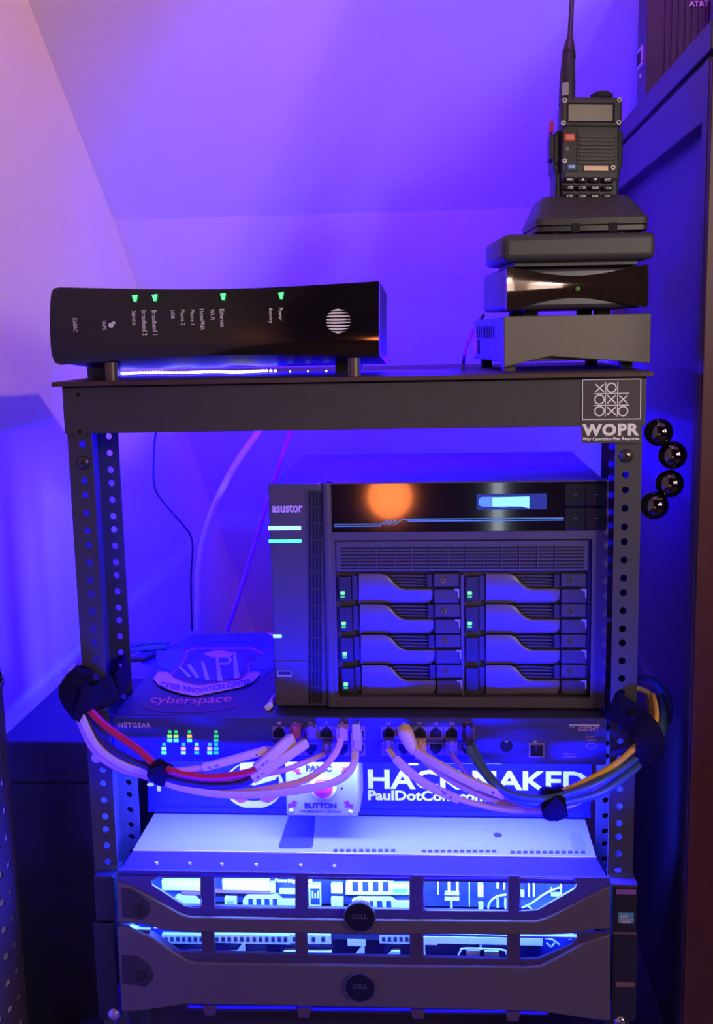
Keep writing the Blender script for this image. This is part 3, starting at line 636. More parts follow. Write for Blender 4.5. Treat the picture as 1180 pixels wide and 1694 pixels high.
# drive trays
cols = [(0.0, True), (210.5, False)]
for ci in range(2):
    for ri in range(4):
        dx = 210.5*ci + ri*1.7*(1-ci) ; y = 949.5+50.3*ri; g = lambda X: X+dx
        Yt = YN+0.0015
        tr = MB().px(g(592), y+0.5, g(762), y+48.2, YN+0.0085, 0.004).build('drive_tray', matt_m, nas)
        tp_ = [(594, 0), (610, 0), (628, 0), (636, 1.2), (642, 4), (647, 9), (652, 15), (657, 20), (663, 23.5), (670, 25), (690, 25), (711, 25), (716, 26)]
        bt_ = [48]*11 + [47.5, 42]; NR = 9; hb = MB(); vs = []; fs = []
        for i_, (hx, hy) in enumerate(tp_):
            for q in range(NR):
                yy = hy+(bt_[i_]-hy)*q/(NR-1); dd = 0.0045*max(0.0, (yy-14)/34)**1.3+(0.0012 if q in (0, NR-1) else 0)+(0.0012 if i_ in (0, 12) else 0)
                p = at(g(hx), y+yy, Yt+dd); vs.append(p)
            p0, p1 = at(g(hx), y+bt_[i_], Yt+0.007), at(g(hx), y+hy, Yt+0.007); vs += [p0, p1]
        NW = NR+2
        for i_ in range(12):
            for q in range(NW): fs.append((i_*NW+q, (i_+1)*NW+q, (i_+1)*NW+(q+1) % NW, i_*NW+(q+1) % NW))
        fs += [tuple(range(NW)), tuple(12*NW+q for q in range(NW))[::-1]]
        hb.add(vs, fs).build('handle', handle_m, tr, smooth=True)
        for k in range(4):
            MB().ppoly([(g(640+k*4.0), y+2+k*5.2), (g(665), y+1.5+k*5.4), (g(705), y+3.0+k*5.2), (g(705), y+5.2+k*5.2), (g(665), y+4.0+k*5.4), (g(643+k*4.0), y+4.2+k*5.2)], YN+0.0055, 0.003).build('tray_slat', lock_m, tr)
        MB().px(g(706.5), y+0.5, g(715), y+22, YN+0.003, 0.006).build('tray_post', matt_m, tr)
        MB().px(g(718), y, g(759), y+21, Yt-0.0002, 0.007).build('lock_plate', lock_m, tr, bevel=0.0005)
        c = at(g(733), y+10.5, Yt)
        lk = MB().ring((c.x, c.z), 0.0018, 0.0026, Yt-0.0010, Yt+0.001, 20).build('lock_ring', chrome_m, tr, smooth=True)
        MB().cyl((c.x, Yt-0.0008, c.z), 0.0018, 0.001, 1, 14).build('lock_core', screw_m, tr)
        MB().box(c.x-0.0003, c.x+0.0003, Yt-0.0011, Yt-0.0008, c.z-0.0014, c.z+0.0014).build('key_slot', dark_m, tr)
        MB().px(g(718.5), y+25.5, g(759), y+47.5, Yt+0.0008, 0.006).build('latch_plate', mat('latch_plate_plastic', (0.05, 0.04, 0.06), 0.35), tr, bevel=0.0006)
        MB().ppoly([(g(751), y+25), (g(760), y+25), (g(760), y+40), (g(758), y+40), (g(757), y+29), (g(751), y+27)], Yt-0.0004, 0.001).build('latch_edge', mat('latch_highlight', (0.3, 0.28, 0.33), 0.3), tr)
        MB().px(g(560.5), y+5, g(581), y+44, YN+0.0022, 0.006).build('status_block', matt_m, tr, bevel=0.0005)
        MB().px(g(583), y+3, g(591.5), y+42, YN+0.0045, 0.004).build('block_edge', mat('block_edge_plastic', (0.03, 0.026, 0.035), 0.5), tr)
        if ci == 0 or ri < 2:
            MB().px(g(563.5), y+29, g(570.5), y+34.5, YN+0.0016, 0.001).build('status_light', mat('bright_green_led', (0.1, 0.5, 0.02), 0.4, emit=(0.16, 1.0, 0.22), es=1.6), tr, bevel=0.0005)
            MB().px(g(563.5), y+36, g(570.5), y+39.6, YN+0.0016, 0.001).build('status_light', green_dim_m, tr, bevel=0.0005)
MB().px(763, 951, 768, 1150, YN+0.004, 0.006).build('bay_divider', nas_m, nas)
for x in (-0.06, 0.195):
    for y in (0.04, 0.24): MB().cyl((x, y, -0.2145), 0.007, 0.0032, 2, 14).build('foot', matt_m, nas)

# ================================================================== SWITCH
sw = thing('network_switch', 'blue-lit steel rack switch full of cables, directly beneath the storage unit', 'network switch', (0, 0.1, -0.2575))
YS = 0.0
MB().box(-0.220, 0.2205, 0.002, 0.20, -0.2565, -0.2145).build('case', mat('dark_switch_case', (0.03, 0.028, 0.05), 0.45), sw, bevel=0.0006)
MB().box(-0.220, 0.2205, YS, 0.002, -0.2570, -0.2150).build('front_panel', switch_m, sw, bevel=0.0004)
text('lettering', 'NETGEAR', tbox(196, 1195.5, 250, 1204, YS-0.0003), mat('lilac_white_print', (0.75, 0.5, 0.8), 0.5), sw, bold=0.03, space=1.15)
colx = [271.3, 280.8, 291.2, 303.3, 313.5, 325.5, 347, 357.5]
rowy = [1211, 1218, 1224.8, 1231.5, 1238.8, 1245.6]
lit = {0: {3: teal_led_m, 4: yellow_led_m, 5: green_m}, 1: {0: teal_led_m, 1: yellow_led_m, 2: green_m}, 2: {0: teal_led_m, 1: yellow_led_m, 2: green_m}, 3: {3: teal_led_m, 4: orange_led_m, 5: yellow_led_m},
       4: {0: teal_led_m, 1: orange_led_m, 2: green_m}, 5: {3: green_m, 4: orange_led_m, 5: teal_led_m}, 6: {3: teal_led_m, 4: orange_led_m, 5: green_m}, 7: {i: teal_led_m for i in range(6)}}
for i, x in enumerate(colx):
    for j, y in enumerate(rowy):
        m_ = lit[i].get(j)
        if m_: wd = 2.6 if j in (0, 3) else 3.8; MB().px(x-wd, y-2.4, x+wd, y+2.4, YS-0.0005, 0.0008).build('indicator_light', m_, sw)
def port(x, y, flip):
    f = MB(); X0, X1, Zb, Zt = rect(x-12.6, y-11, x+12.6, y+11, YS-0.0004)
    fr = f.px(x-12.4, y-10.5, x+12.4, y+10.5, YS-0.0006, 0.0012).build('port_frame', mat('port_frame_metal', (0.28, 0.18, 0.36), 0.35, metal=0.3), sw, bevel=0.0002)
    s_ = -1 if flip else 1
    sh = [(-10, 8), (10, 8), (10, -2), (6, -4.5), (6, -7), (3, -7), (3, -9.5), (-3, -9.5), (-3, -7), (-6, -7), (-6, -4.5), (-10, -2)]
    MB().ppoly([(x+a, y+s_*b_) for a, b_ in sh], YS-0.0009, 0.0004).build('port_opening', dark_m, fr)
    return fr
for k in range(6):
    port(462+26*k, 1212, False); port(462+26*k, 1240, True)
    port(642.6+26.2*k, 1212.5, False); port(642.6+26.2*k, 1239, True)
pn = 1
for k in range(6):
    for s_, x, y in ((str(2*k+1), 462+26*k, 1196), (str(2*k+13), 642.6+26.2*k, 1197)):
        text('port_number', s_, tbox(x-2-len(s_)*0.8, y-2.2, x+2+len(s_)*0.8, y+2.2, YS-0.0003), purple_print_m, sw, bold=0.03)
c = at(838, 1234, YS); MB().cyl((c.x, YS-0.0006, c.z), 0.0058, 0.001, 1, 8).build('round_port', dark_m, sw)
sf = MB().px(874.5, 1229, 901, 1254, YS-0.0015, 0.002).build('fibre_port', mat('fibre_port_metal', (0.55, 0.45, 0.42), 0.25, metal=0.7), sw, bevel=0.0004)
MB().px(878, 1233, 898.5, 1251, YS-0.0019, 0.0004).build('fibre_port_opening', dark_m, sf)
MB().px(885.5, 1234, 890, 1246, YS-0.0023, 0.0004).build('fibre_port_tongue', chrome_m, sf)
text('lettering', 'GS724T', tbox(957.5, 1201.5, 991.5, 1210, YS-0.0003), purple_print_m, sw, bold=0.02)
MB().px(942, 1198.8, 992.5, 1200.0, YS-0.0003, 0.0003).build('rule_line', white_m, sw)
text('small_lettering', 'MODEL', tbox(942, 1201.5, 953, 1204.5, YS-0.0003), purple_print_m, sw)
text('small_lettering', 'Auto\nUplink', tbox(970, 1217, 987, 1227, YS-0.0003), purple_print_m, sw)
c = at(978.5, 1234, YS)
b = MB(); 
for i in range(24):
    a0, a1 = 2*math.pi*i/24, 2*math.pi*(i+1)/24
    strokes(b, [(978.5+8*math.cos(a0), 1234+4.5*math.sin(a0), 978.5+8*math.cos(a1), 1234+4.5*math.sin(a1))], 0.8, YS-0.0003)
b.build('oval_mark', purple_print_m, sw)
text('small_lettering', 'Factory\nDefaults', tbox(933.5, 1245, 953, 1253.5, YS-0.0003), purple_print_m, sw)
text('small_lettering', '25', tbox(835.5, 1224.5, 840.5, 1228, YS-0.0008), white_m, sw)
text('small_lettering', '26', tbox(882.5, 1224.5, 888, 1228, YS-0.0004), white_m, sw)
# small screw heads and ear brackets at the ends
MB().box(-0.2235, -0.2202, 0.004, 0.0055, -0.2560, -0.2155).build('bracket', switch_m, sw)

# stickers lying on the switch
ZT = -0.2145
def zpoly(b, pts, z=ZT+0.0003, th=0.0003):
    P = [hit(x, y, 2, z) for x, y in pts]; b.prism([(p.x, p.y) for p in P], z-th, z, mp=lambda a, b_, t: (a, b_, t)); return b
emb = thing('cyber_centre_sticker', 'large shield sticker with ribbon scroll lying on the switch left of the storage unit', 'sticker', tuple(hit(340, 1110, 2, ZT)))
sh = [(280, 1117), (298, 1101), (308, 1083), (306, 1078), (322, 1071.5), (418, 1071.5), (436, 1080), (418, 1092), (411, 1102), (414, 1112), (395, 1124), (360, 1129), (328, 1134), (298, 1127), (284, 1121)]
pinkline_m = mat('magenta_outline_print', (0.95, 0.06, 0.10), 0.5); ribbon_m = mat('ribbon_print', (0.95, 0.5, 0.5), 0.5); bluep_m = mat('blue_print', (0.06, 0.10, 0.55), 0.5)
outline = [(222, 1086), (250, 1070), (262, 1078), (320, 1050), (440, 1046), (462, 1060), (460, 1100), (445, 1112), (434, 1122), (405, 1140), (330, 1153), (270, 1141), (250, 1124), (252, 1112), (262, 1106), (240, 1100)]
zpoly(MB(), outline, ZT+0.0003).build('backing', mat('navy_sticker', (0.02, 0.02, 0.10), 0.45), emb)
zpoly(MB(), [(255, 1078), (300, 1073), (306, 1080), (300, 1100), (282, 1110), (262, 1102)], ZT+0.0006).build('left_wing', bluep_m, emb)
zpoly(MB(), [(436, 1076), (458, 1072), (458, 1096), (440, 1108), (418, 1108), (416, 1098)], ZT+0.0006).build('right_wing', bluep_m, emb)
zpoly(MB(), sh, ZT+0.0008).build('shield_edge', pinkline_m, emb)
cx, cy = 356, 1102
zpoly(MB(), [((x-cx)*0.955+cx, (y-cy)*0.94+cy) for x, y in sh], ZT+0.0011).build('shield_field', mat('shield_dark', (0.03, 0.01, 0.08), 0.4), emb)
zpoly(MB(), [(310, 1108), (316, 1092), (338, 1080), (368, 1075), (395, 1077), (404, 1088), (402, 1108), (380, 1122), (345, 1126), (318, 1120)], ZT+0.0014).build('shield_disc', mat('blue_violet_print', (0.10, 0.06, 0.6), 0.5), emb)
zpoly(MB(), [(336, 1081), (352, 1077), (368, 1075.5), (386, 1080), (382, 1086), (366, 1088), (350, 1087)], ZT+0.0017).build('cloud_mark', ribbon_m, emb)
for pl in ([(295, 1103), (299, 1103), (316, 1118), (312, 1121)], [(309, 1100), (315, 1099), (330, 1120), (325, 1122)], [(333, 1094), (337, 1094), (347, 1124), (340, 1124)], [(357, 1088), (361, 1088), (369, 1126), (360, 1126)], [(386, 1079), (390, 1079), (397, 1121), (387, 1123)]):
    zpoly(MB(), pl, ZT+0.0018).build('light_beam', mat('pale_print', (0.75, 0.75, 0.9), 0.5), emb)
pb_ = MB()
for i in range(12):
    a0, a1 = -1.9+4.2*i/12, -1.9+4.2*(i+1)/12
    pb_ = zpoly(pb_, [(371+r_*math.cos(a), 1092+0.6*r_*math.sin(a)) for r_, a in ((13, a0), (13, a1), (8, a1), (8, a0))], ZT+0.0019)
pb_.build('beam_arc', mat('pale_print', (0.75, 0.75, 0.9), 0.5), emb)
rbn = [(254, 1122), (262, 1133), (280, 1141), (300, 1147), (324, 1151), (360, 1144), (400, 1136), (420, 1127), (431, 1114), (424, 1110), (412, 1113), (397, 1125), (360, 1130), (328, 1135), (303, 1129), (290, 1123), (278, 1112), (262, 1111)]
zpoly(MB(), rbn, ZT+0.0020).build('ribbon', ribbon_m, emb)
def rib(u, v):
    x = 266+150*u; lo = 1133+10*min(u, 0.4)/0.4 if u < 0.4 else 1143.5-(u-0.4)*26; y = lo+3.5-9*v
    return hit(x, y, 2, ZT+0.0023)
text('lettering', 'CYBER INNOVATION CENTER', rib, mat('dark_violet_print', (0.12, 0.02, 0.3), 0.5), emb, bold=0.02)
text('top_lettering', 'fly and fight', lambda u, v: hit(324+116*u, 1066-4*u-12*v, 2, ZT+0.0008), bluep_m, emb, bold=0.03, shear=0.2)
cs = thing('cyberspace_sticker', 'small dark crescent sticker reading cyberspace at the front edge of the switch top', 'sticker', tuple(hit(315, 1165, 2, ZT)))
zpoly(MB(), [(234, 1166), (250, 1156), (265, 1148), (300, 1152.5), (340, 1154), (384, 1148), (392, 1152), (396, 1168), (370, 1175), (320, 1180), (268, 1178), (242, 1173)], ZT+0.0004).build('backing', mat('dark_plum_sticker', (0.06, 0.01, 0.04), 0.45), cs)
text('lettering', 'cyberspace', lambda u, v: hit(249+134*u, 1166+3*math.sin(math.pi*u)+2*(1-u)-16*v-2, 2, ZT+0.0007), mat('pink_print', (0.95, 0.2, 0.12), 0.5), cs, bold=0.01, shear=0.25)

# ================================================================== PANEL WITH STICKERS BEHIND THE CABLES
YP = 0.10
pz0 = -0.3515
pan = thing('sticker_covered_panel', 'dark blue recessed panel plastered with stickers between the switch and the server lid', 'panel', (0, YP, pz0))
MB().box(-0.2205, 0.2215, YP, YP+0.25, pz0, -0.262).build('face', panel_m, pan, bevel=0.0008)
MB().box(-0.2205, 0.2215, YP-0.002, YP, pz0, pz0+0.005).build('lower_lip', panel_m, pan)
hn = thing('large_slogan_sticker', 'blue sticker with big white HACK NAKED lettering and a web name below', 'sticker', tuple(at(780, 1300, YP-0.001)))
MB().px(602, 1263, 978, 1333, YP-0.0006, 0.0005).build('backing', mat('royal_sticker', (0.012, 0.008, 0.70), 0.4), hn)
text('lettering', 'HACK NAKED', tbox(609, 1274.5, 972, 1307, YP-0.0009), white_m, hn, bold=0.028)
text('small_lettering', 'PaulDotCom.com', tbox(609, 1308, 806, 1325, YP-0.0009), white_m, hn, bold=0.035)
MB().px(664, 1260.5, 830, 1263.3, YP-0.0009, 0.0003).build('rule_line', white_m, hn)
MB().px(676, 1262, 692, 1266, YP-0.0009, 0.0003).build('rule_blob', white_m, hn)
gs = thing('round_face_sticker', 'white rounded mask-like sticker half hidden behind the pink cables', 'sticker', tuple(at(418, 1300, YP-0.001)))
def ell(cx, cy, rx, ry, n=32, a0=0, a1=360): return [(cx+rx*math.cos(math.radians(a0+(a1-a0)*i/n)), cy+ry*math.sin(math.radians(a0+(a1-a0)*i/n))) for i in range(n+(0 if a1-a0 == 360 else 1))]
MB().ppoly([(410, 1262)]+ell(420, 1299, 49, 39, 36, -60, 240), YP-0.0006, 0.0005).build('backing', white_m, gs)
MB().ppoly(ell(420, 1293, 42, 32), YP-0.0009, 0.0002).build('dark_face', panel_m, gs)
MB().ppoly([(398, 1262), (436, 1260), (462, 1282), (455, 1290), (420, 1300), (395, 1290)], YP-0.0012, 0.0002).build('pale_brow', white_m, gs)
for s_ in (-1, 1): MB().ppoly([(420+s_*10, 1321), (420+s_*22, 1316), (420+s_*38, 1313), (420+s_*40, 1318), (420+s_*24, 1328), (420+s_*14, 1326)], YP-0.0014, 0.0002).build('cheek_mark', mat('magenta_print', (0.5, 0.08, 0.5), 0.5), gs)
MB().ppoly(ell(420, 1319, 7, 2.2, 12), YP-0.0016, 0.0002).build('nose_mark', white_m, gs)
sp_ = thing('small_white_mark_sticker', 'tiny white curl and bar marks on the panel left of the round face', 'sticker', tuple(at(256, 1300, YP-0.001)))
MB().ppoly(ell(249, 1298, 6, 3, 14), YP-0.0006, 0.0004).build('curl', white_m, sp_)
MB().px(260, 1300, 266, 1309, YP-0.0006, 0.0004).build('bar', white_m, sp_)
MB().ppoly(ell(298, 1299, 4.5, 2, 14), YP-0.0006, 0.0004).build('dot', white_m, sp_)

# panic button plate
Yk = 0.045
pk_ = thing('panic_button_box', 'square pale metal plate box reading PANIC BUTTON with a round button', 'button box', tuple(at(533, 1352, Yk)))
b = MB(); a_, b_, c_, d_ = rect(473, 1261, 592, 1351, Yk); b.box(a_, b_, Yk, Yk+0.0035, c_, d_); b.build('plate', plate_m, pk_, bevel=0.0018, smooth=True)
MB().box(a_+0.003, b_+0.0012, Yk+0.0035, YP-0.0002, c_+0.003, d_-0.001).build('box_body', mat('lilac_box', (0.3, 0.22, 0.4), 0.4), pk_, bevel=0.001)
c = at(535, 1301, Yk)
MB().cyl((c.x, Yk-0.003, c.z), 0.0118, 0.003, 1, 32, 0.0128).build('button_collar', white_m, pk_, smooth=True)
MB().sphere((c.x-0.0002, Yk-0.003, c.z-0.001), 0.0095, 24, 12, sy=0.55).build('button', btn_red_m, pk_, smooth=True)
text('lettering', 'PANIC', tbox(506, 1266, 549, 1277, Yk-0.0003), navy_m, pk_, bold=0.06)
text('lettering', 'BUTTON', tbox(504, 1328, 557, 1338, Yk-0.0003), navy_m, pk_, bold=0.06)
text('small_lettering', 'FOR EMERGENCY USE ONLY', tbox(496, 1340.5, 565, 1344.5, Yk-0.0003), navy_m, pk_, bold=0.04)
arr_m = mat('purple_arrow_print', (0.25, 0.02, 0.45), 0.5)
for (x, y, sx, sy) in ((493, 1276, -1, -1), (570, 1273, 1, -1), (486, 1330, -1, 1), (575, 1331, 1, 1)):
    MB().ppoly([(x+sx*9, y+sy*7), (x+sx*9, y-sy*1), (x+sx*5, y), (x+sx*1, y-sy*6), (x-sx*6, y-sy*4), (x-sx*1, y+sy*1), (x-sx*5, y+sy*4), (x+sx*2, y+sy*3)], Yk-0.0004, 0.0004).build('arrow_print', arr_m, pk_)
for x, y in ((482, 1341), (580, 1343), (578, 1265), (566, 1304)):
    q = at(x, y, Yk); MB().sphere((q.x, Yk, q.z), 0.0022 if x != 566 else 0.0012, 12, 6, sy=0.4).build('plate_screw', white_m if x != 566 else dark_m, pk_, smooth=True)

# ================================================================== CABLES
CP = lambda l: [at(x, y, Y) for x, y, Y in l]
def cable(label, pts, r, m_, flat=None, plug=None, plug_m=None, lab=None, cat='cable', group='network cables plugged into the switch', boot=None):
    t = thing('network_cable', label, cat, tuple(at(*pts[0])), group=group)
    MB().tube(CP(pts), r, 12, flat=flat, sub=6, up=Vector((0, 1, 0))).build('jacket', m_, t, smooth=True)
    if lab:
        MB().tube(CP(lab), 0, 10, flat=(r*1.35 if not flat else flat[0]*1.1, r*1.25 if not flat else flat[1]*1.4), sub=4).build('name_label', label_m, t, smooth=True)
        p0 = at(*lab[0]); p1 = at(*lab[-1]); d = (p1-p0); 
        hh = Vector((-d.z, 0, d.x)).normalized()*0.0022
        if d.x < 0: hh = -hh
        o_ = Vector((0, -r*2.0-0.0008, 0))
        text('label_print', '192.168.1', lambda u, v: p0+d*(0.12+0.76*u)+hh*(v-0.5)+o_, mat('label_ink', (0.15, 0.03, 0.15), 0.5), t)
    if plug:
        x, y, w_, h_, Y = plug; q = at(x, y, Y)
        pm_ = plug_m or clear_m
        p_ = MB().px(x-w_/2, y-h_/2, x+w_/2, y+h_/2, Y-0.012, 0.0125).build('plug', pm_, t, bevel=0.0008)
        MB().px(x-w_*0.22, y-h_*0.62, x+w_*0.22, y+h_*0.3, Y-0.0145, 0.003).build('plug_clip', pm_, t, bevel=0.0004)
    return t
# left bundle: wrapped round the post at (130,1160), tied at (265,1276), then fanned out to the ports
L0 = [(134, 1098, 0.02), (122, 1115, -0.006), (121, 1140, -0.016)]
cable('thick red network cable sweeping from the left post to the switch', [(138, 1100, 0.02), (124, 1122, -0.008), (132, 1150, -0.016), (150, 1176, -0.018), (171, 1198, -0.022), (199, 1219, -0.027), (229, 1240, -0.033), (251, 1260, -0.04), (268, 1271, -0.044), (290, 1277, -0.047), (329, 1285, -0.048), (364, 1286, -0.046), (408, 1279, -0.042), (424, 1272, -0.040), (447, 1253, -0.034), (470, 1232, -0.026), (484, 1220, -0.014)],
      0.0036, red_m, plug=(488, 1213, 17, 18, 0.0), plug_m=mat('pink_clear_plug', (0.5, 0.1, 0.35), 0.3), lab=[(424, 1272, -0.042), (447, 1253, -0.036), (470, 1232, -0.028), (482, 1222, -0.02)])
cable('black network cable hanging just beneath the red one on the left', [(132, 1100, 0.03), (120, 1125, 0.0), (130, 1158, -0.010), (146, 1186, -0.014), (159, 1213, -0.018), (182, 1236, -0.024), (212, 1255, -0.03), (240, 1268, -0.036), (265, 1281, -0.041), (294, 1292, -0.045), (347, 1300, -0.046), (391, 1298, -0.044), (417, 1289, -0.042), (450, 1267, -0.036), (483, 1245, -0.026), (508, 1226, -0.012)],
      0.0033, black_cable_m, plug=(514, 1213, 17, 18, 0.0), plug_m=clear_m, lab=[(418, 1288, -0.043), (450, 1267, -0.038), (483, 1245, -0.029), (506, 1229, -0.018)])
cable('flat cream cable on the left ending in the tall cream plug nearest the middle', [(126, 1100, 0.03), (112, 1130, 0.0), (122, 1160, -0.012), (134, 1182, -0.018), (145, 1207, -0.02), (160, 1233, -0.024), (181, 1253, -0.029), (209, 1268, -0.034), (238, 1277, -0.038), (262, 1287, -0.042), (289, 1300, -0.045), (347, 1312, -0.048), (408, 1315, -0.048), (466, 1311, -0.046), (519, 1303, -0.043), (553, 1294, -0.038), (574, 1281, -0.03), (586, 1262, -0.022), (588, 1244, -0.014)],
      0.0024, cream_m, flat=(0.0034, 0.0016), plug=(589.5, 1228, 17, 30, 0.0), plug_m=mat('cream_plug', (0.75, 0.5, 0.5), 0.4))
MB().px(583, 1199, 596, 1225, -0.0165, 0.003).build('plug_latch', mat('cream_latch', (0.75, 0.6, 0.4), 0.4), bpy.data.objects['network_cable.002'], bevel=0.0006)
cable('flat cream cable beside it that curls up into the fifth top port', [(124, 1102, 0.03), (110, 1134, 0.004), (119, 1164, -0.008), (129, 1186, -0.014), (139, 1210, -0.016), (152, 1236, -0.02), (173, 1258, -0.025), (202, 1273, -0.03), (236, 1283, -0.034), (265, 1291, -0.038), (300, 1303, -0.042), (360, 1311, -0.044), (420, 1308, -0.042), (463, 1301, -0.040), (498, 1293, -0.037), (526, 1278, -0.033), (548, 1256, -0.027), (560, 1237, -0.02), (564, 1222, -0.014)],
      0.0022, pink_m, flat=(0.0028, 0.0014), plug=(566, 1216, 19, 20, 0.0), plug_m=mat('pink_plug', (0.75, 0.42, 0.55), 0.4))
cable('pale pink labelled cable running shallowly to the first lower port', [(262, 1276, -0.04), (290, 1275, -0.046), (334, 1270, -0.046), (386, 1257, -0.04), (420, 1247, -0.034), (443, 1240, -0.026), (452, 1240, -0.014)], 0.0026, pink_m, lab=[(336, 1269.5, -0.047), (370, 1261, -0.044), (405, 1251, -0.038), (440, 1241, -0.029)], plug=(462, 1240, 17, 16, 0.0))
cable('thin pale cable passing under the labelled ones to the third lower port', [(266, 1284, -0.036), (330, 1293, -0.038), (380, 1292, -0.038), (430, 1283, -0.037), (470, 1274, -0.036), (497, 1264, -0.03), (520, 1255, -0.02), (536, 1248, -0.012)], 0.0024, pink_m, plug=(540, 1241, 17, 16, 0.0), plug_m=clear_m)
# right bundle
cable('bright yellow cable with a long yellow boot in the second upper right port', [(1080, 1150, 0.03), (1086, 1185, 0.0), (1072, 1215, -0.016), (1050, 1237, -0.024), (1019, 1264, -0.032), (974, 1290, -0.040), (932, 1309, -0.046), (905, 1318, -0.048), (873, 1324, -0.048), (827, 1313, -0.046), (772, 1290, -0.042), (731, 1268, -0.036), (702, 1254, -0.024), (684, 1240, -0.018)], 0.0027, yellow_m, lab=[(835, 1316, -0.048), (772, 1290, -0.045), (731, 1268, -0.039), (690, 1244, -0.024)])
t = bpy.data.objects['network_cable.006']
MB().tube([at(688, 1246, -0.022), at(680, 1232, -0.020), at(672, 1214, -0.017), at(669, 1205, -0.012)], 0.005, 14, radii=[0.0036, 0.0058, 0.0068, 0.0058], sub=5).build('plug_boot', mat('yellow_boot', (0.85, 0.58, 0.16), 0.4), t, smooth=True)
cable('beige-yellow cable curving lowest on the right, from the first lower right port', [(1076, 1152, 0.03), (1082, 1190, 0.004), (1070, 1222, -0.010), (1048, 1252, -0.018), (1012, 1290, -0.026), (974, 1318, -0.034), (937, 1334, -0.040), (905, 1341, -0.043), (855, 1341, -0.044), (809, 1335, -0.043), (754, 1320, -0.040), (708, 1299, -0.036), (675, 1275, -0.03), (652, 1252, -0.02), (642, 1240, -0.012)], 0.0026, beige_m, lab=[(760, 1323, -0.042), (708, 1299, -0.038), (675, 1275, -0.032), (655, 1255, -0.024)], plug=(642.6, 1236, 18, 18, 0.0))
cable('beige-yellow cable with an orange-tan plug in the third lower right port', [(1074, 1154, 0.038), (1079, 1192, 0.014), (1066, 1226, 0.002), (1042, 1256, -0.006), (1008, 1284, -0.014), (970, 1306, -0.022), (935, 1322, -0.029), (903, 1333, -0.033), (855, 1332, -0.0346), (809, 1321, -0.0378), (763, 1300, -0.036), (725, 1276, -0.03), (703, 1258, -0.018), (697, 1248, -0.012)], 0.0030, beige_m, plug=(696, 1243, 18, 28, 0.0), plug_m=mat('tan_plug', (0.82, 0.48, 0.26), 0.4))
cable('thin violet cable rising to the fifth lower right port', [(925, 1326, -0.040), (900, 1325, -0.042), (860, 1320, -0.04), (828, 1316, -0.036), (809, 1309, -0.034), (790, 1296, -0.03), (772, 1280, -0.025), (756, 1260, -0.018), (748, 1247, -0.012)], 0.0024, purple_m, plug=(747.4, 1238, 19, 20, 0.0))
cable('steel-blue cable from the black plug, upper of the two blue ones', [(1092, 1150, 0.05), (1098, 1180, 0.03), (1086, 1216, 0.0), (1062, 1243, -0.012), (1030, 1270, -0.03), (984, 1298, -0.048), (936, 1315, -0.054), (905, 1322, -0.058), (864, 1319, -0.058), (827, 1304, -0.0466), (797, 1273, -0.032), (780, 1246, -0.02), (776, 1236, -0.016)], 0.0035, steelblue_m, plug=(774.5, 1222, 17, 36, 0.0), plug_m=mat('black_plug', (0.05, 0.025, 0.04), 0.5))
cable('steel-blue cable, lower of the two blue ones through the right velcro tie', [(1096, 1156, 0.05), (1102, 1186, 0.034), (1090, 1222, 0.008), (1068, 1252, -0.006), (1040, 1280, -0.025), (992, 1312, -0.044), (937, 1327, -0.052), (905, 1330, -0.056), (868, 1327, -0.058), (838, 1312, -0.0491), (810, 1284, -0.0343), (790, 1252, -0.016), (784, 1236, -0.006)], 0.0036, steelblue_m)
# loops behind the right post
b = MB().tube(CP([(1052, 1138, 0.05), (1072, 1146, 0.045), (1083, 1165, 0.035), (1084, 1186, 0.02), (1083, 1196, 0.01)]), 0.0026, 10); o = b.build('cable_loop', cream_m, smooth=True); tag(o, 'cream cable loop bulging out behind the right post', 'cable')
b = MB().tube(CP([(1056, 1120, 0.09), (1082, 1126, 0.085), (1103, 1150, 0.08), (1108, 1180, 0.07), (1098, 1206, 0.05), (1090, 1214, 0.03)]), 0.0030, 10); o = b.build('cable_loop', steelblue_m, smooth=True); tag(o, 'dark blue cable loop farthest right behind the right post', 'cable')
# velcro
def ring_strap(name, label, pts, width, th, parent_cat='cable tie'):
    t = thing(name, label, parent_cat, tuple(pts[0]))
    return t
def tie(label, px, py, Y, ang, rz_, ry_, wid):
    c = at(px, py, Y); t = thing('velcro_tie', label, 'cable tie', tuple(c)); b = MB(); a = math.radians(ang)
    ax = Vector((math.cos(a), 0, math.sin(a))); e1 = Vector((-math.sin(a), 0, math.cos(a))); e2 = Vector((0, 1, 0)); vs = []; fs = []; n = 28; M = 7
    for i in range(M):
        s_ = -1+2*i/(M-1); k = 1.0 if 0 < i < M-1 else 0.86
        for j in range(n):
            q = 2*math.pi*j/n; w_ = 1+0.05*math.sin(3*q+i)+0.03*random.uniform(-1, 1)
            vs.append(c+ax*(s_*wid/2+0.0012*math.sin(2*q+1))+(e1*rz_*math.cos(q)+e2*ry_*math.sin(q))*k*w_)
    for i in range(M-1):
        for j in range(n): fs.append((i*n+j, i*n+(j+1)%n, (i+1)*n+(j+1)%n, (i+1)*n+j))
    fs += [tuple(range(n)), tuple((M-1)*n+j for j in range(n))[::-1]]
    b.add(vs, fs); b.build('band', velcro_m, t, smooth=True)
    p = c - e2*ry_*0.9 + e1*rz_*0.2
    MB().tube([p-ax*0.004+e1*rz_*0.5, p+e1*0.001-e2*0.002, p-e1*rz_*0.6-e2*0.001], 0, 8, flat=(wid*0.42, 0.0009), up=Vector((0, 1, 0))).build('band_tail', velcro_m, t, smooth=True)
tie('short black velcro tie round the red, black and cream cables on the left', 264, 1277, -0.042, -28, 0.0105, 0.010, 0.0165)
tie('short black velcro tie round the blue and yellow cables on the right', 915, 1328, -0.048, 6, 0.0118, 0.0215, 0.0200)
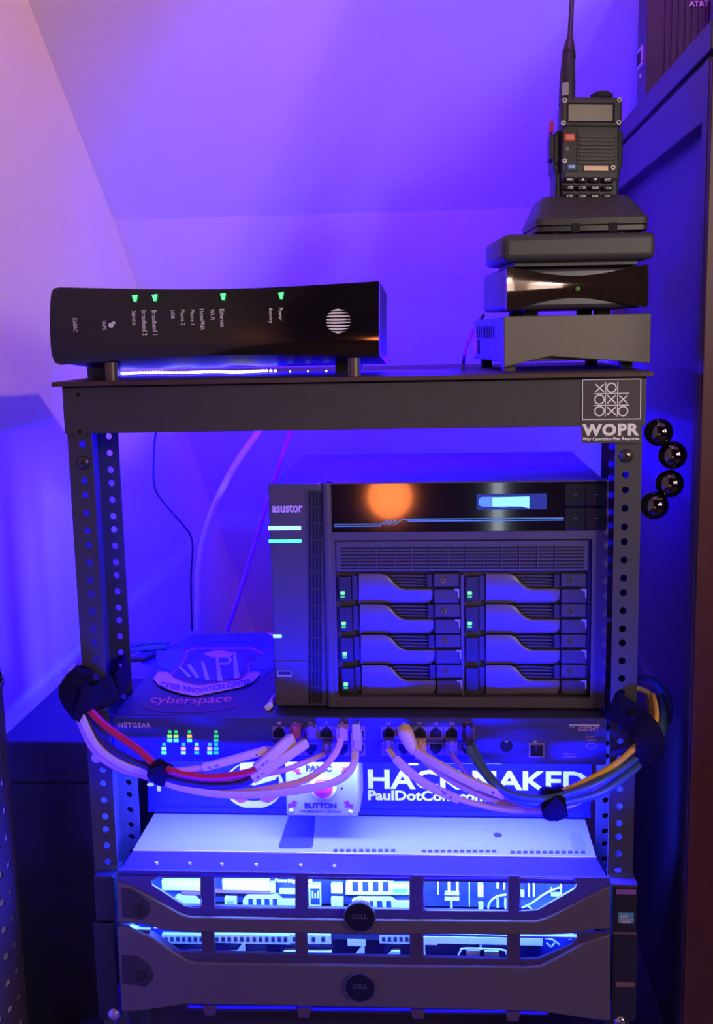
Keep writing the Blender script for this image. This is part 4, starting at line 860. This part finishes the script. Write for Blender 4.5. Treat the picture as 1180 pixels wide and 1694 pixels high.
def strap(label, pts, wd, closed=False):
    P = CP(pts); t = thing('velcro_strap', label, 'cable strap', tuple(P[0]))
    MB().tube(P, 0, 10, flat=(wd, 0.0013), sub=7, up=Vector((0, 1, 0)), closed=closed).build('strap', velcro_m, t, smooth=True)
    return t
t = strap('wide black velcro strap wrapping cables to the left post', [(212, 1098, 0.082), (205, 1122, 0.03), (190, 1136, 0.0), (170, 1149, -0.009), (150, 1156, -0.022), (130, 1155, -0.029)], 0.0125)
cc = at(133, 1153, -0.008)
b = MB(); vs = []; fs = []; n = 24; prof = [(140, 1108, .55), (130, 1120, .8), (124, 1136, .98), (125, 1152, 1.05), (130, 1168, 1.0), (137, 1184, .85), (143, 1192, .6)]
for i, (x, y, k) in enumerate(prof):
    q0 = at(x, y, -0.008)
    for j in range(n):
        a = 2*math.pi*j/n; w_ = 1+0.04*math.sin(5*a+i)
        vs.append(q0+Vector((0.0135*k*math.cos(a)*w_, 0.015*k*math.sin(a)*w_, -0.003*math.cos(a))))
for i in range(len(prof)-1):
    for j in range(n): fs.append((i*n+j, i*n+(j+1)%n, (i+1)*n+(j+1)%n, (i+1)*n+j))
fs += [tuple(range(n)), tuple((len(prof)-1)*n+j for j in range(n))[::-1]]
b.add(vs, fs); b.build('bundle_wrap', velcro_m, t, smooth=True)
t = strap('wide black velcro strap slanting across the right post around cables', [(1002, 1146, 0.03), (1008, 1160, 0.006), (1024, 1172, -0.006), (1046, 1187, -0.016), (1066, 1206, -0.028), (1076, 1228, -0.030), (1074, 1256, -0.018)], 0.0125)
b = MB(); vs = []; fs = []; prof = [(1044, 1178, .5), (1060, 1192, .85), (1069, 1210, 1.0), (1073, 1228, 1.0), (1072, 1245, .85), (1069, 1260, .6)]
for i, (x, y, k) in enumerate(prof):
    q0 = at(x, y, -0.012)
    for j in range(n):
        a = 2*math.pi*j/n; vs.append(q0+Vector((0.0105*k*math.cos(a), 0.014*k*math.sin(a), 0.002*math.cos(a))))
for i in range(len(prof)-1):
    for j in range(n): fs.append((i*n+j, i*n+(j+1)%n, (i+1)*n+(j+1)%n, (i+1)*n+j))
fs += [tuple(range(n)), tuple((len(prof)-1)*n+j for j in range(n))[::-1]]
b.add(vs, fs); b.build('bundle_wrap', velcro_m, t, smooth=True)
# cables hanging inside the rack behind
def hang(label, pts, r, m_):
    o = MB().tube(CP(pts), r, 10, sub=6).build('hanging_cable', m_, smooth=True); return tag(o, label, 'cable', 'cables hanging inside the rack')
hang('thick white cable curving down inside the rack left of the storage unit', [(438, 690, 0.25), (425, 718, 0.25), (395, 760, 0.26), (365, 815, 0.27), (345, 865, 0.28), (333, 915, 0.29), (328, 970, 0.295), (328, 1043, 0.30)], 0.0040, mat('white_cable', (0.8, 0.8, 0.85), 0.4))
hang('thin magenta cable slanting down behind the storage unit', [(486, 700, 0.27), (472, 740, 0.27), (446, 820, 0.28), (420, 905, 0.29), (394, 990, 0.30), (376, 1043, 0.305)], 0.0024, mat('magenta_cable', (0.6, 0.1, 0.4), 0.4))
hang('very thin dark wire hanging left of the white cable', [(262, 705, 0.24), (256, 730, 0.24), (255, 800, 0.24), (270, 830, 0.25), (300, 865, 0.26), (318, 895, 0.27), (316, 960, 0.28), (318, 1043, 0.29)], 0.0011, matt_m)
for i, (lab, pts, r, m_) in enumerate((('upper dark blue cable lying across the switch behind the shield sticker', [(205, 1072, 0.17), (225, 1066, 0.18), (250, 1063, 0.185), (280, 1064, 0.19)], 0.0028, steelblue_m),
        ('lower dark blue cable lying across the switch behind the shield sticker', [(205, 1080, 0.15), (225, 1075, 0.16), (250, 1072, 0.165), (275, 1070, 0.17)], 0.0028, steelblue_m),
        ('black cable lying across the switch beside the left post', [(190, 1094, 0.14), (215, 1091, 0.145), (236, 1089, 0.15), (256, 1082, 0.155)], 0.003, matt_m))):
    P = [hit(x, y, 2, ZT+r+0.0005) for x, y, _ in pts]
    tag(MB().tube(P, r, 8, sub=6).build('loose_cable', m_, smooth=True), lab, 'cable')
P = [hit(455, 1152, 2, ZT+0.004), hit(450, 1158, 2, ZT+0.004), hit(446, 1168, 2, ZT+0.0035)]
t = thing('short_plug_lead', 'short pinkish lead with a white tip poking out beside the storage unit base', 'cable', tuple(P[2]))
MB().tube(P, 0.0022, 8).build('lead', pink_m, t, smooth=True)
MB().tube([P[2]+Vector((0.0004, 0.002, 0)), P[2]+Vector((-0.0012, -0.004, 0))], 0.003, 8).build('tip', white_m, t, smooth=True)

# ================================================================== SERVER 1 (upper)
s1 = thing('slim_rack_server', 'upper slim rack server with bright metal lid and grey five-window bezel', 'server', (0, 0.3, -0.404))
ZL = -0.3545
MB().box(-0.2150, 0.2165, 0.022, 0.62, -0.4030, ZL-0.0006).build('chassis', mat('server_steel', (0.4, 0.4, 0.42), 0.35, metal=0.6), s1)
lid = MB().box(-0.2150, 0.2165, 0.022, 0.62, ZL-0.0006, ZL).build('lid', lid_m, s1, bevel=0.0002)
MB().box(-0.2150, 0.2165, 0.0212, 0.022, ZL-0.0012, ZL+0.0002).build('lid_edge_highlight', mat('pale_highlight', (0.9, 0.9, 0.9), 0.3), lid)  # highlight along the lid's front edge, put in as a pale strip
def lidp(pts, name, m_, h=0.0003, z=ZL): return zpoly(MB(), pts, z+h, 0.0003).build(name, m_, lid)
slot_m = mat('blue_dark_slot', (0.05, 0.04, 0.16), 0.5)
lidp([(478, 1349), (522, 1349), (518, 1400), (514, 1403), (464, 1403), (461, 1400)], 'latch_recess', slot_m)
for xs, n_ in ((552, 10), (698, 12), (845, 12)):
    for i in range(n_):
        x = xs+i*10.6+(0.8*i if xs == 700 else 0); y = 1406.3+(xs-552)*0.010
        lidp([(x, y-2), (x+6.5, y-2), (x+7, y+2), (x-0.3, y+2)], 'lid_slot', dark_m if False else slot_m)
lidp([(816, 1380), (820, 1377.5), (826, 1377.5), (831, 1381), (829, 1384.5), (821, 1385)], 'lid_hole', slot_m)
lidp([(943, 1386), (944, 1380), (950, 1377), (958, 1377), (963, 1381), (970, 1405), (947, 1405)], 'thumb_recess', mat('recess_grey', (0.25, 0.25, 0.4), 0.4))
YB1 = -0.020
# bezel 1: top skin, grey lower frame, dark window frame
zt1 = WX(600, 1446, YB1)[1]
bz = MB()
ztop = -0.3595
bz.add([(-0.2185, YB1+0.004, ztop), (0.2235, YB1+0.004, ztop+0.004*0), (0.2165, 0.020, ZL-0.001), (-0.2150, 0.020, ZL-0.001),
        (-0.2185, YB1+0.004, ztop-0.0015), (0.2235, YB1+0.004, ztop-0.0015), (0.2165, 0.020, ZL-0.0025), (-0.2150, 0.020, ZL-0.0025)],
       [(0,1,2,3),(7,6,5,4),(0,4,5,1),(1,5,6,2),(2,6,7,3),(3,7,4,0)])
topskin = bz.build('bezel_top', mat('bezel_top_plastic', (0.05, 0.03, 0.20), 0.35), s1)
for x in (258, 313, 366, 423, 497, 553):
    c = hit(x, 1433.5, 1, -0.003); MB().cyl((c.x, 0.0, -0.3575), 0.0016, 0.0022, 2, 10).build('top_glint', mat('pale_glint', (0.8, 0.8, 0.85), 0.3), topskin)  # LED reflections on the bezel top, put in as pale discs
zlow = lambda x: WX(x, 1538, YB1)[1]
B1 = [(193, 1458), (215, 1467), (250, 1484), (285, 1504), (300, 1512), (316, 1516.5), (600, 1521), (888, 1523), (905, 1518), (945, 1498), (980, 1480), (1009, 1466), (1011, 1537), (985, 1538.5), (940, 1546), (900, 1547.5), (600, 1546), (310, 1543), (270, 1539), (235, 1530), (194, 1527)]
MB().ppoly(B1, YB1, 0.010).build('bezel_grey_frame', bezel_m, s1, bevel=0.0016, smooth=True)
def windows(prefix, parent, outer, wins, Y, dep, m_):
    # the dark frame as bars between and round the windows
    x0, x1, y0, y1 = outer; b = MB()
    return b
yw0, yw1 = 1450, 1506
fb = MB()
fb.px(196, 1446, 1010, 1451.5, YB1+0.003, 0.004)
for xa_, xb_ in ((333, 355), (489, 509), (678, 701), (841, 860)): fb.px(xa_, 1449, xb_, 1520, YB1+0.003, 0.004)
fb.px(300, 1503.5, 890, 1523, YB1+0.003, 0.004)
fb.ppoly([(194, 1450), (262, 1450), (250, 1456), (250, 1464), (304, 1499), (333, 1503.5), (333, 1520), (300, 1516), (193, 1466)], YB1+0.003, 0.004)
fb.ppoly([(1009, 1452), (950, 1452), (956, 1460), (953, 1470), (890, 1506), (860, 1509), (860, 1523), (895, 1522), (1010, 1476)], YB1+0.003, 0.004)
fb.build('window_frame', bezel_in_lit_m, s1, bevel=0.0006)
# silver line round the windows
wl = MB()
for pl in ([(262, 1452), (332, 1452), (332, 1499), (325, 1503), (305, 1499), (252, 1465), (250, 1456)], [(355, 1452), (489, 1452), (489, 1503), (355, 1503)], [(509, 1452), (678, 1452), (678, 1505), (509, 1503)], [(701, 1453), (841, 1453), (841, 1508), (704, 1507)], [(860, 1453), (948, 1455), (956, 1462), (952, 1471), (890, 1506), (862, 1508)]):
    for i in range(len(pl)): strokes(wl, [(*pl[i], *pl[(i+1) % len(pl)])], 1.3, YB1+0.0022, 0.0012)
wl.build('window_trim', mat('blue_trim', (0.25, 0.2, 0.5), 0.25), s1)
# server face behind the windows
YI = 0.010
face1 = MB().box(-0.213, 0.2145, YI+0.006, YI+0.011, -0.4025, ZL-0.002).build('drive_face', inner_dark_m, s1)
def ip(x0, y0, x1, y1, m_=inner_m, d=0.0, name='face_block', par=None, Y=YI, dep=0.005):
    return MB().px(x0, y0, x1, y1, Y-d, dep+d).build(name, m_, par or face1)
def carrier(x0, x1, y0, y1, slots, par, Y=YI):
    w_ = x1-x0
    c_ = MB().ppoly([(x0, y1), (x0, y0+(y1-y0)*0.3), (x0+8, y0), (x0+w_*0.62, y0), (x0+w_*0.72, y0+(y1-y0)*0.35), (x1, y0+(y1-y0)*0.35), (x1, y1)], Y, 0.005).build('drive_carrier', inner_m, par)
    for i in range(slots):
        xs = x0+w_*(0.10+0.15*i)
        MB().px(xs, y0+(y1-y0)*0.22, xs+w_*0.085, y0+(y1-y0)*0.8, Y-0.0004, 0.0006).build('carrier_slot', inner_dark_m, c_)
    return c_
ip(268, 1457, 337, 1473, name='pale_strip'); ip(300, 1476, 345, 1480, mat('rose_dim', (0.3, 0.1, 0.3), 0.4))
carrier(284, 345, 1483, 1508, 1, face1)
ip(368, 1456, 446, 1473, name='pale_strip'); ip(350, 1475, 450, 1478, mat('rose_dim', (0.3, 0.1, 0.3), 0.4)); ip(447, 1461, 455, 1477)
ip(372, 1486, 391, 1503, name='square_module'); MB().px(376, 1490, 387, 1498, YI-0.0006, 0.0006).build('module_inset', mat('mid_plastic', (0.3, 0.35, 0.5), 0.4), face1)
carrier(402, 492, 1481, 1508, 4, face1); ip(462, 1473, 494, 1479)
text('lettering', 'PowerEdge', tbox(455, 1453, 492, 1462, YI-0.0002), white_m, face1, bold=0.03, shear=0.15)
vg = ip(511, 1463, 531, 1500, name='display_port'); MB().px(514, 1470, 529, 1496, YI-0.0006, 0.0006).build('port_inset', inner_dark_m, vg)
for i in range(3): MB().px(516+i*4.5, 1474+i % 2*4, 518.5+i*4.5, 1486, YI-0.001, 0.0004).build('port_pin', inner_m, vg)
c = at(513.5, 1457, YI); MB().cyl((c.x, YI-0.0006, c.z), 0.0019, 0.002, 1, 12).build('power_button', white_m, face1)
ip(548, 1463, 567, 1478, name='square_module'); ip(548, 1487, 568, 1504, name='square_module')
carrier(572, 684, 1453, 1480, 4, face1); carrier(584, 684, 1486, 1508, 4, face1)
MB().px(650, 1471, 674, 1477, YI-0.0006, 0.0006).build('tier_tag', mat('teal_tag', (0.15, 0.5, 0.6), 0.4), face1)
for (x0, y0, x1, y1) in ((735, 1453, 760, 1456), (741, 1456, 745, 1478), (755, 1456, 759, 1478), (736, 1478, 760, 1481), (736, 1487, 760, 1490), (745, 1490, 749, 1506), (724, 1456, 726, 1480), (790, 1453, 815, 1456), (791, 1464, 800, 1484), (792, 1496, 800, 1506), (822, 1458, 826, 1470), (833, 1460, 836, 1472), (776, 1456, 777.5, 1500), (822, 1490, 826, 1502), (835, 1490, 838, 1504),
                         (905, 1455, 930, 1458), (874, 1465, 877, 1484), (882, 1456, 885, 1484), (912, 1480, 930, 1483), (927, 1464, 930, 1482), (912, 1472, 914, 1480), (862, 1476, 868, 1484)):
    ip(x0, y0, x1, y1, name='bracket_bar')
for pl in ([(808, 1507), (809, 1496), (816, 1487), (826, 1482), (838, 1480)], [(864, 1502), (880, 1494), (898, 1481), (915, 1472), (930, 1467)], [(872, 1498), (880, 1504), (883, 1508)]):
    MB().tube(CP([(x, y, YI-0.002) for x, y in pl]), 0.0009, 8, sub=5).build('inner_wire', inner_m, face1, smooth=True)
# badge, lock
def badge(x, y, parent, Y):
    c = at(x, y, Y)
    g_ = MB().cyl((c.x, Y-0.002, c.z), 0.0135, 0.003, 1, 40).build('round_badge', mat('badge_gloss', (0.012, 0.01, 0.03), 0.12), parent, smooth=True)
    MB().ring((c.x, c.z), 0.0133, 0.0143, Y-0.0026, Y+0.001, 40).build('badge_rim', mat('badge_silver', (0.25, 0.22, 0.35), 0.25, metal=0.8), g_, smooth=True)
    text('badge_lettering', 'DELL', tbox(x-12, y-4, x+12, y+4, Y-0.0022), mat('badge_print', (0.10, 0.09, 0.16), 0.4), g_, bold=0.01)
badge(595.5, 1516, s1, YB1-0.001)
c = at(597, 1497, YB1-0.001); kn = MB()
for i in range(9): 
    a = math.radians(40+i*12.5); kn.box(c.x-0.0095*math.cos(a)-0.0005, c.x-0.0095*math.cos(a)+0.0005, YB1-0.002, YB1+0.004, c.z+0.006*math.sin(a)-0.006, c.z+0.006*math.sin(a)-0.0005)
kn.build('knurled_catch', mat('catch_pale', (0.6, 0.55, 0.75), 0.3), s1)
def lockplate(pts, cx_, cy_, parent, Y):
    l_ = MB().ppoly(pts, Y-0.0007, 0.0012).build('lock_recess', mat('lock_dark', (0.045, 0.03, 0.05), 0.4), parent, bevel=0.0004)
    c = at(cx_, cy_, Y); MB().ring((c.x, c.z), 0.0042, 0.0056, Y-0.0014, Y-0.0004, 24).build('lock_ring', matt_m, l_, smooth=True)
    MB().cyl((c.x, Y-0.0012, c.z), 0.0035, 0.0008, 1, 16).build('lock_core', screw_m, l_)
    MB().box(c.x-0.0004, c.x+0.0004, Y-0.0015, Y-0.0011, c.z-0.0025, c.z+0.0025).build('key_slot', dark_m, l_)
lockplate([(201, 1469), (215, 1470), (235, 1481), (248, 1493), (249, 1506), (244, 1517), (232, 1522), (202, 1517)], 231, 1505, s1, YB1)
# ================================================================== SERVER 2
s2 = thing('deep_rack_server', 'lower taller rack server with wide grey bezel and narrow windows along its top', 'server', (0, 0.3, -0.497))
YB2 = -0.018
MB().box(-0.2150, 0.2165, 0.022, 0.62, -0.4930, -0.4050).build('chassis', MATS['server_steel'], s2)
B2 = [(193, 1533), (215, 1536), (252, 1550), (290, 1577), (308, 1588), (322, 1593), (600, 1597), (870, 1600), (895, 1598), (925, 1583), (965, 1560), (1010, 1546), (1011, 1690), (985, 1688), (915, 1677), (880, 1674), (600, 1667), (310, 1662), (255, 1670), (225, 1674), (200, 1674)]
MB().ppoly(B2, YB2, 0.010).build('bezel_grey_frame', bezel_m, s2, bevel=0.0016, smooth=True)
fb = MB()
fb.px(255, 1541, 955, 1546.5, YB2+0.003, 0.004)
for xa_, xb_ in ((334, 355), (489, 509), (678, 701), (839, 861)): fb.px(xa_, 1543, xb_, 1597, YB2+0.003, 0.004)
fb.px(300, 1581, 900, 1597, YB2+0.003, 0.004)
fb.ppoly([(194, 1536), (249, 1538), (246, 1548), (254, 1556), (306, 1580), (334, 1583), (334, 1592), (306, 1590), (193, 1546)], YB2+0.003, 0.004)
fb.ppoly([(1010, 1542), (953, 1544), (955, 1551), (944, 1563), (892, 1586), (861, 1587), (861, 1600), (895, 1598), (1010, 1552)], YB2+0.003, 0.004)
fb.build('window_frame', bezel_in_unlit_m, s2, bevel=0.0006)
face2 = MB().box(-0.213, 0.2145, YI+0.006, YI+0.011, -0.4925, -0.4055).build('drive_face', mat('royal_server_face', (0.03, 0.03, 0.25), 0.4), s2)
def perf(x0, x1, y0, y1, n_, skip=()):
    p_ = ip(x0, y0, x1, y1, name='perforated_rail', par=face2)
    for i in range(n_):
        if i in skip: continue
        xs = x0+4+i*(x1-x0-4)/n_
        MB().px(xs, y0+3.5, xs+5.6, y1-3.5, YI-0.0005, 0.0006).build('rail_hole', inner_dark_m, p_)
perf(268, 340, 1547, 1561, 7); perf(352, 480, 1547, 1561, 12); perf(480, 548, 1547, 1561, 4, ()); perf(628, 690, 1547, 1561, 6)
ip(575, 1555, 605, 1565, par=face2, d=0.001); ip(548, 1545, 628, 1555, inner_dark_m, par=face2)
ip(696, 1550, 724, 1563, par=face2); ip(724, 1551, 850, 1562, par=face2, name='pale_strip'); ip(850, 1552, 898, 1564, par=face2, name='pale_strip')
for (a0, a1, yy) in ((372, 405, 1577), (412, 438, 1579), (462, 510, 1576), (500, 548, 1577), (640, 662, 1576), (300, 345, 1577)):
    MB().ppoly([(a0, yy+8), (a0+8, yy-2), (a1, yy-2), (a1, yy+8)], YI, 0.005).build('pale_foot', inner_m, face2)
for pl in ([(385, 1584), (401, 1562), (405, 1562), (405, 1584)], [(585, 1584), (598, 1566), (603, 1566), (603, 1584)]): MB().ppoly(pl, YI-0.001, 0.003).build('riser_wedge', inner_m, face2)
ip(772, 1572, 797, 1586, par=face2); ip(802, 1574, 826, 1586, par=face2); ip(794, 1564, 797, 1586, par=face2)
for pl in ([(757, 1586), (762, 1573), (770, 1569), (830, 1571), (838, 1578), (842, 1586)], [(702, 1550), (703, 1580), (715, 1582), (738, 1583)], [(902, 1552), (915, 1555), (926, 1563)], [(905, 1560), (912, 1566), (918, 1560)]):
    MB().tube(CP([(x, y, YI-0.002) for x, y in pl]), 0.0009, 8, sub=4).build('inner_wire', inner_m, face2, smooth=True)
MB().ppoly([(936, 1548), (946, 1545), (950, 1552), (942, 1556)], YI, 0.004).build('bright_tab', inner_m, face2)
badge(596, 1632, s2, YB2-0.001)
lockplate([(201, 1580), (228, 1582), (246, 1595), (254, 1612), (252, 1622), (240, 1633), (202, 1627)], 233, 1614, s2, YB2)
for x, y in ((347, 1674), (503, 1678), (692, 1680), (849, 1684)):
    MB().ppoly([(x-12, y-9), (x+12, y-9), (x+9, y+6), (x-9, y+6)], YB2+0.004, 0.01).build('lower_latch', tab_m, s2, bevel=0.0005)
# ears: latch blocks at each end of both servers
def ear(par, x0, y0, x1, y1, Y, name='latch_ear'): return MB().px(x0, y0, x1, y1, Y, 0.03).build(name, ear_m, par, bevel=0.001)
e = ear(s1, 157, 1450, 190, 1524, -0.012); ear(s2, 159, 1528, 193, 1688, -0.012)
e1 = ear(s1, 1013, 1466, 1054, 1541, -0.012); e2 = ear(s2, 1013, 1544, 1054, 1690, -0.012)
MB().px(1012, 1463.5, 1055, 1467, -0.0135, 0.03).build('ear_cap', mat('ear_cap_plastic', (0.10, 0.06, 0.09), 0.4), e1)
MB().px(1019.5, 1472, 1052.5, 1479.5, -0.0135, 0.0016).build('release_bar', mat('lilac_bar', (0.3, 0.12, 0.45), 0.4), e1)
tg = MB().px(1023, 1510, 1049, 1528, -0.0126, 0.0007).build('processor_badge', mat('badge_blue', (0.08, 0.35, 0.55), 0.4), e1, bevel=0.0002)
MB().px(1023.5, 1520.5, 1048.5, 1523, -0.0129, 0.0004).build('badge_band', mat('badge_tan', (0.6, 0.35, 0.3), 0.4), tg)
text('badge_lettering', 'intel', tbox(1027, 1511.5, 1039, 1519, -0.013), white_m, tg, bold=0.02)
text('badge_lettering', 'XEON', tbox(1028, 1524, 1043, 1527.5, -0.013), white_m, tg, bold=0.02)
MB().px(1015, 1542.5, 1053, 1545.5, -0.0135, 0.0016).build('seam_bar', mat('mauve_seam', (0.16, 0.10, 0.15), 0.4), e2)
MB().px(1018.5, 1625.5, 1050.5, 1633, -0.0135, 0.0016).build('release_bar', mat('brown_bar', (0.22, 0.11, 0.13), 0.4), e2)
for x, y, pr_ in ((187, 1680, s2), (1027, 1693, s2)):
    c = at(x, y, -0.014); MB().sphere((c.x, -0.012, c.z), 0.006, 16, 8, sy=0.6).build('thumbscrew', chrome_m if x > 500 else mat('violet_screw', (0.5, 0.35, 0.6), 0.25, metal=0.5), pr_, smooth=True)
tsr = thing('thumbscrew', 'pale round thumbscrew in the left post just under the cables', 'screw', tuple(at(162, 1251, -0.006)))
c = at(162, 1251, -0.004); MB().cyl((c.x, -0.009, c.z), 0.0050, 0.009, 1, 20).build('head', mat('pale_thumb', (0.75, 0.6, 0.8), 0.25, metal=0.4), tsr, bevel=0.0008, smooth=True)
q = at(171, 1254, -0.006); MB().sphere((q.x, -0.006, q.z), 0.0032, 14, 8).build('lit_tip', white_m, tsr, smooth=True)

# ================================================================== CABINET ON THE RIGHT
cb = thing('dark_side_cabinet', 'tall dark cabinet with overhanging top board close to the right of the rack', 'cabinet', (0.45, 0.3, FL))
XC = 0.291
MB().box(XC, 0.78, -0.004, 0.50, 0.336, 0.358).build('top_board', cab_m, cb, bevel=0.001)
MB().box(XC+0.001, XC+0.018, 0.012, 0.49, 0.2855, 0.331).build('side_rail', cab_m, cb, bevel=0.001)
MB().box(XC+0.004, XC+0.02, 0.012, 0.49, 0.331, 0.336).build('rail_gap', dark_m, cb)
MB().box(XC+0.016, XC+0.024, 0.012, 0.49, FL, 0.29).build('side_panel', cab_m, cb)
MB().box(XC, XC+0.04, 0.0, 0.020, FL, 0.331).build('front_leg', cab_m, cb, bevel=0.0015)
MB().box(XC, XC+0.04, 0.47, 0.49, FL, 0.331).build('rear_leg', cab_m, cb, bevel=0.0015)
MB().box(XC+0.001, 0.775, -0.006, 0.0, FL+0.01, 0.329).build('front_face', cab_edge_m, cb, bevel=0.001)
# finned black box on the cabinet
dv0 = hit(1070, 60, 0, 0.2925)
dv = thing('finned_black_gateway', 'upright black box with vertical fins and a port on its side, on the cabinet top', 'router', (0.33, 0.30, 0.358))
xv1 = WX(1169, 30, dv0.y)[0]
MB().box(0.2925, xv1, dv0.y+0.002, dv0.y+0.05, 0.358, 0.478).build('case', mat('dark_gateway_case', (0.05, 0.04, 0.07), 0.4), dv, bevel=0.001)
MB().box(0.2935, xv1-0.001, dv0.y, dv0.y+0.002, 0.359, 0.4775).build('front_face', mat('near_black_plastic', (0.005, 0.003, 0.004), 0.5), dv)
for i in range(7):
    x = WX(1100+i*11, 60, dv0.y)[0]; MB().box(x, x+0.0022, dv0.y-0.002, dv0.y, 0.359, 0.477).build('fin', mat('fin_black', (0.005, 0.003, 0.004), 0.5), dv)
text('lettering', 'AT&T U-verse', lambda u, v: (WX(1140, 10, dv0.y-0.0025)[0]+0.047*u, dv0.y-0.0025, WX(1140, 12, dv0.y)[1]+0.0052*v), mat('grey_letters', (0.4, 0.36, 0.36), 0.5), dv, bold=0.02)
pj = hit(1060, 96, 0, 0.2925)
po = MB().box(0.2915, 0.2928, pj.y-0.013, pj.y+0.012, pj.z-0.010, pj.z+0.010).build('side_port', mat('pale_port', (0.55, 0.4, 0.5), 0.4), dv)
MB().box(0.2910, 0.2916, pj.y-0.008, pj.y+0.012, pj.z-0.006, pj.z+0.006).build('port_opening', dark_m, po)
pj = hit(1060, 126, 0, 0.2925); MB().box(0.2915, 0.2928, pj.y-0.003, pj.y+0.003, pj.z-0.002, pj.z+0.002).build('reset_hole', mat('pale_port', (0.55, 0.4, 0.5), 0.4), dv)
dv2 = MB().box(xv1+0.004, xv1+0.10, dv0.y-0.02, dv0.y+0.03, 0.358, 0.47).build('blue_grey_box', mat('blue_grey_plastic', (0.14, 0.13, 0.17), 0.4), bevel=0.003)
tag(dv2, 'blue-grey box edge at the far right of the cabinet top', 'box')

# ================================================================== DARK THINGS LOW ON THE LEFT
pf = thing('perforated_bin', 'dark perforated metal bin at the lower left edge, blue light showing through its holes', 'bin', (-0.33, 0.06, FL))
b = MB(); Rb = 0.048; cxb, cyb = -0.368, -0.01
def bwall(a, z, t): return (cxb+(Rb-t)*math.cos(a/Rb), cyb+(Rb-t)*math.sin(a/Rb), z)
cl = []
for i in range(12):
    a0 = -0.12+i*0.0135; zz = [-0.57+j*0.0265+(0.004*i % 0.0265) for j in range(15)]
    cl += cells(zz, a0, a0+0.0135, a0+0.00675, 0.0036, -0.185, -0.59)
b.holed(cl, 0.0, 0.0015, bwall, n=10)
b.build('perforated_wall', mat('dark_bin_metal', (0.06, 0.045, 0.05), 0.5), pf)
MB().ring((cxb, cyb), Rb-0.002, Rb+0.002, -0.187, -0.183, 40, mp=lambda a, b_, t: (a, b_, t)).build('rim', MATS['dark_bin_metal'], pf)
MB().cyl((cxb, cyb, FL), Rb-0.002, 0.012, 2, 40).build('base', MATS['dark_bin_metal'], pf)
for nm, lab, (x0, y0, x1, y1), Y in (('dark_storage_box', 'tall dark lidded box between the left wall and the rack post', (-25, 1175, 137, 1700), 0.10),):
    bx_ = thing(nm, lab, 'box', (-0.34, Y, FL)); a_, b_, c_, d_ = rect(x0, y0, x1, y1, Y); a_ = -0.414; b_ = -0.264; d_ = WX(100, 1225, Y)[1]
    dkm = mat('dark_box_card', (0.03, 0.022, 0.05), 0.6)
    MB().box(a_, b_, Y, Y+0.2, FL, d_-0.045).build('body', dkm, bx_, bevel=0.002)
    MB().box(a_-0.003, b_+0.003, Y-0.003, Y+0.203, d_-0.044, d_).build('lid', dkm, bx_, bevel=0.002)

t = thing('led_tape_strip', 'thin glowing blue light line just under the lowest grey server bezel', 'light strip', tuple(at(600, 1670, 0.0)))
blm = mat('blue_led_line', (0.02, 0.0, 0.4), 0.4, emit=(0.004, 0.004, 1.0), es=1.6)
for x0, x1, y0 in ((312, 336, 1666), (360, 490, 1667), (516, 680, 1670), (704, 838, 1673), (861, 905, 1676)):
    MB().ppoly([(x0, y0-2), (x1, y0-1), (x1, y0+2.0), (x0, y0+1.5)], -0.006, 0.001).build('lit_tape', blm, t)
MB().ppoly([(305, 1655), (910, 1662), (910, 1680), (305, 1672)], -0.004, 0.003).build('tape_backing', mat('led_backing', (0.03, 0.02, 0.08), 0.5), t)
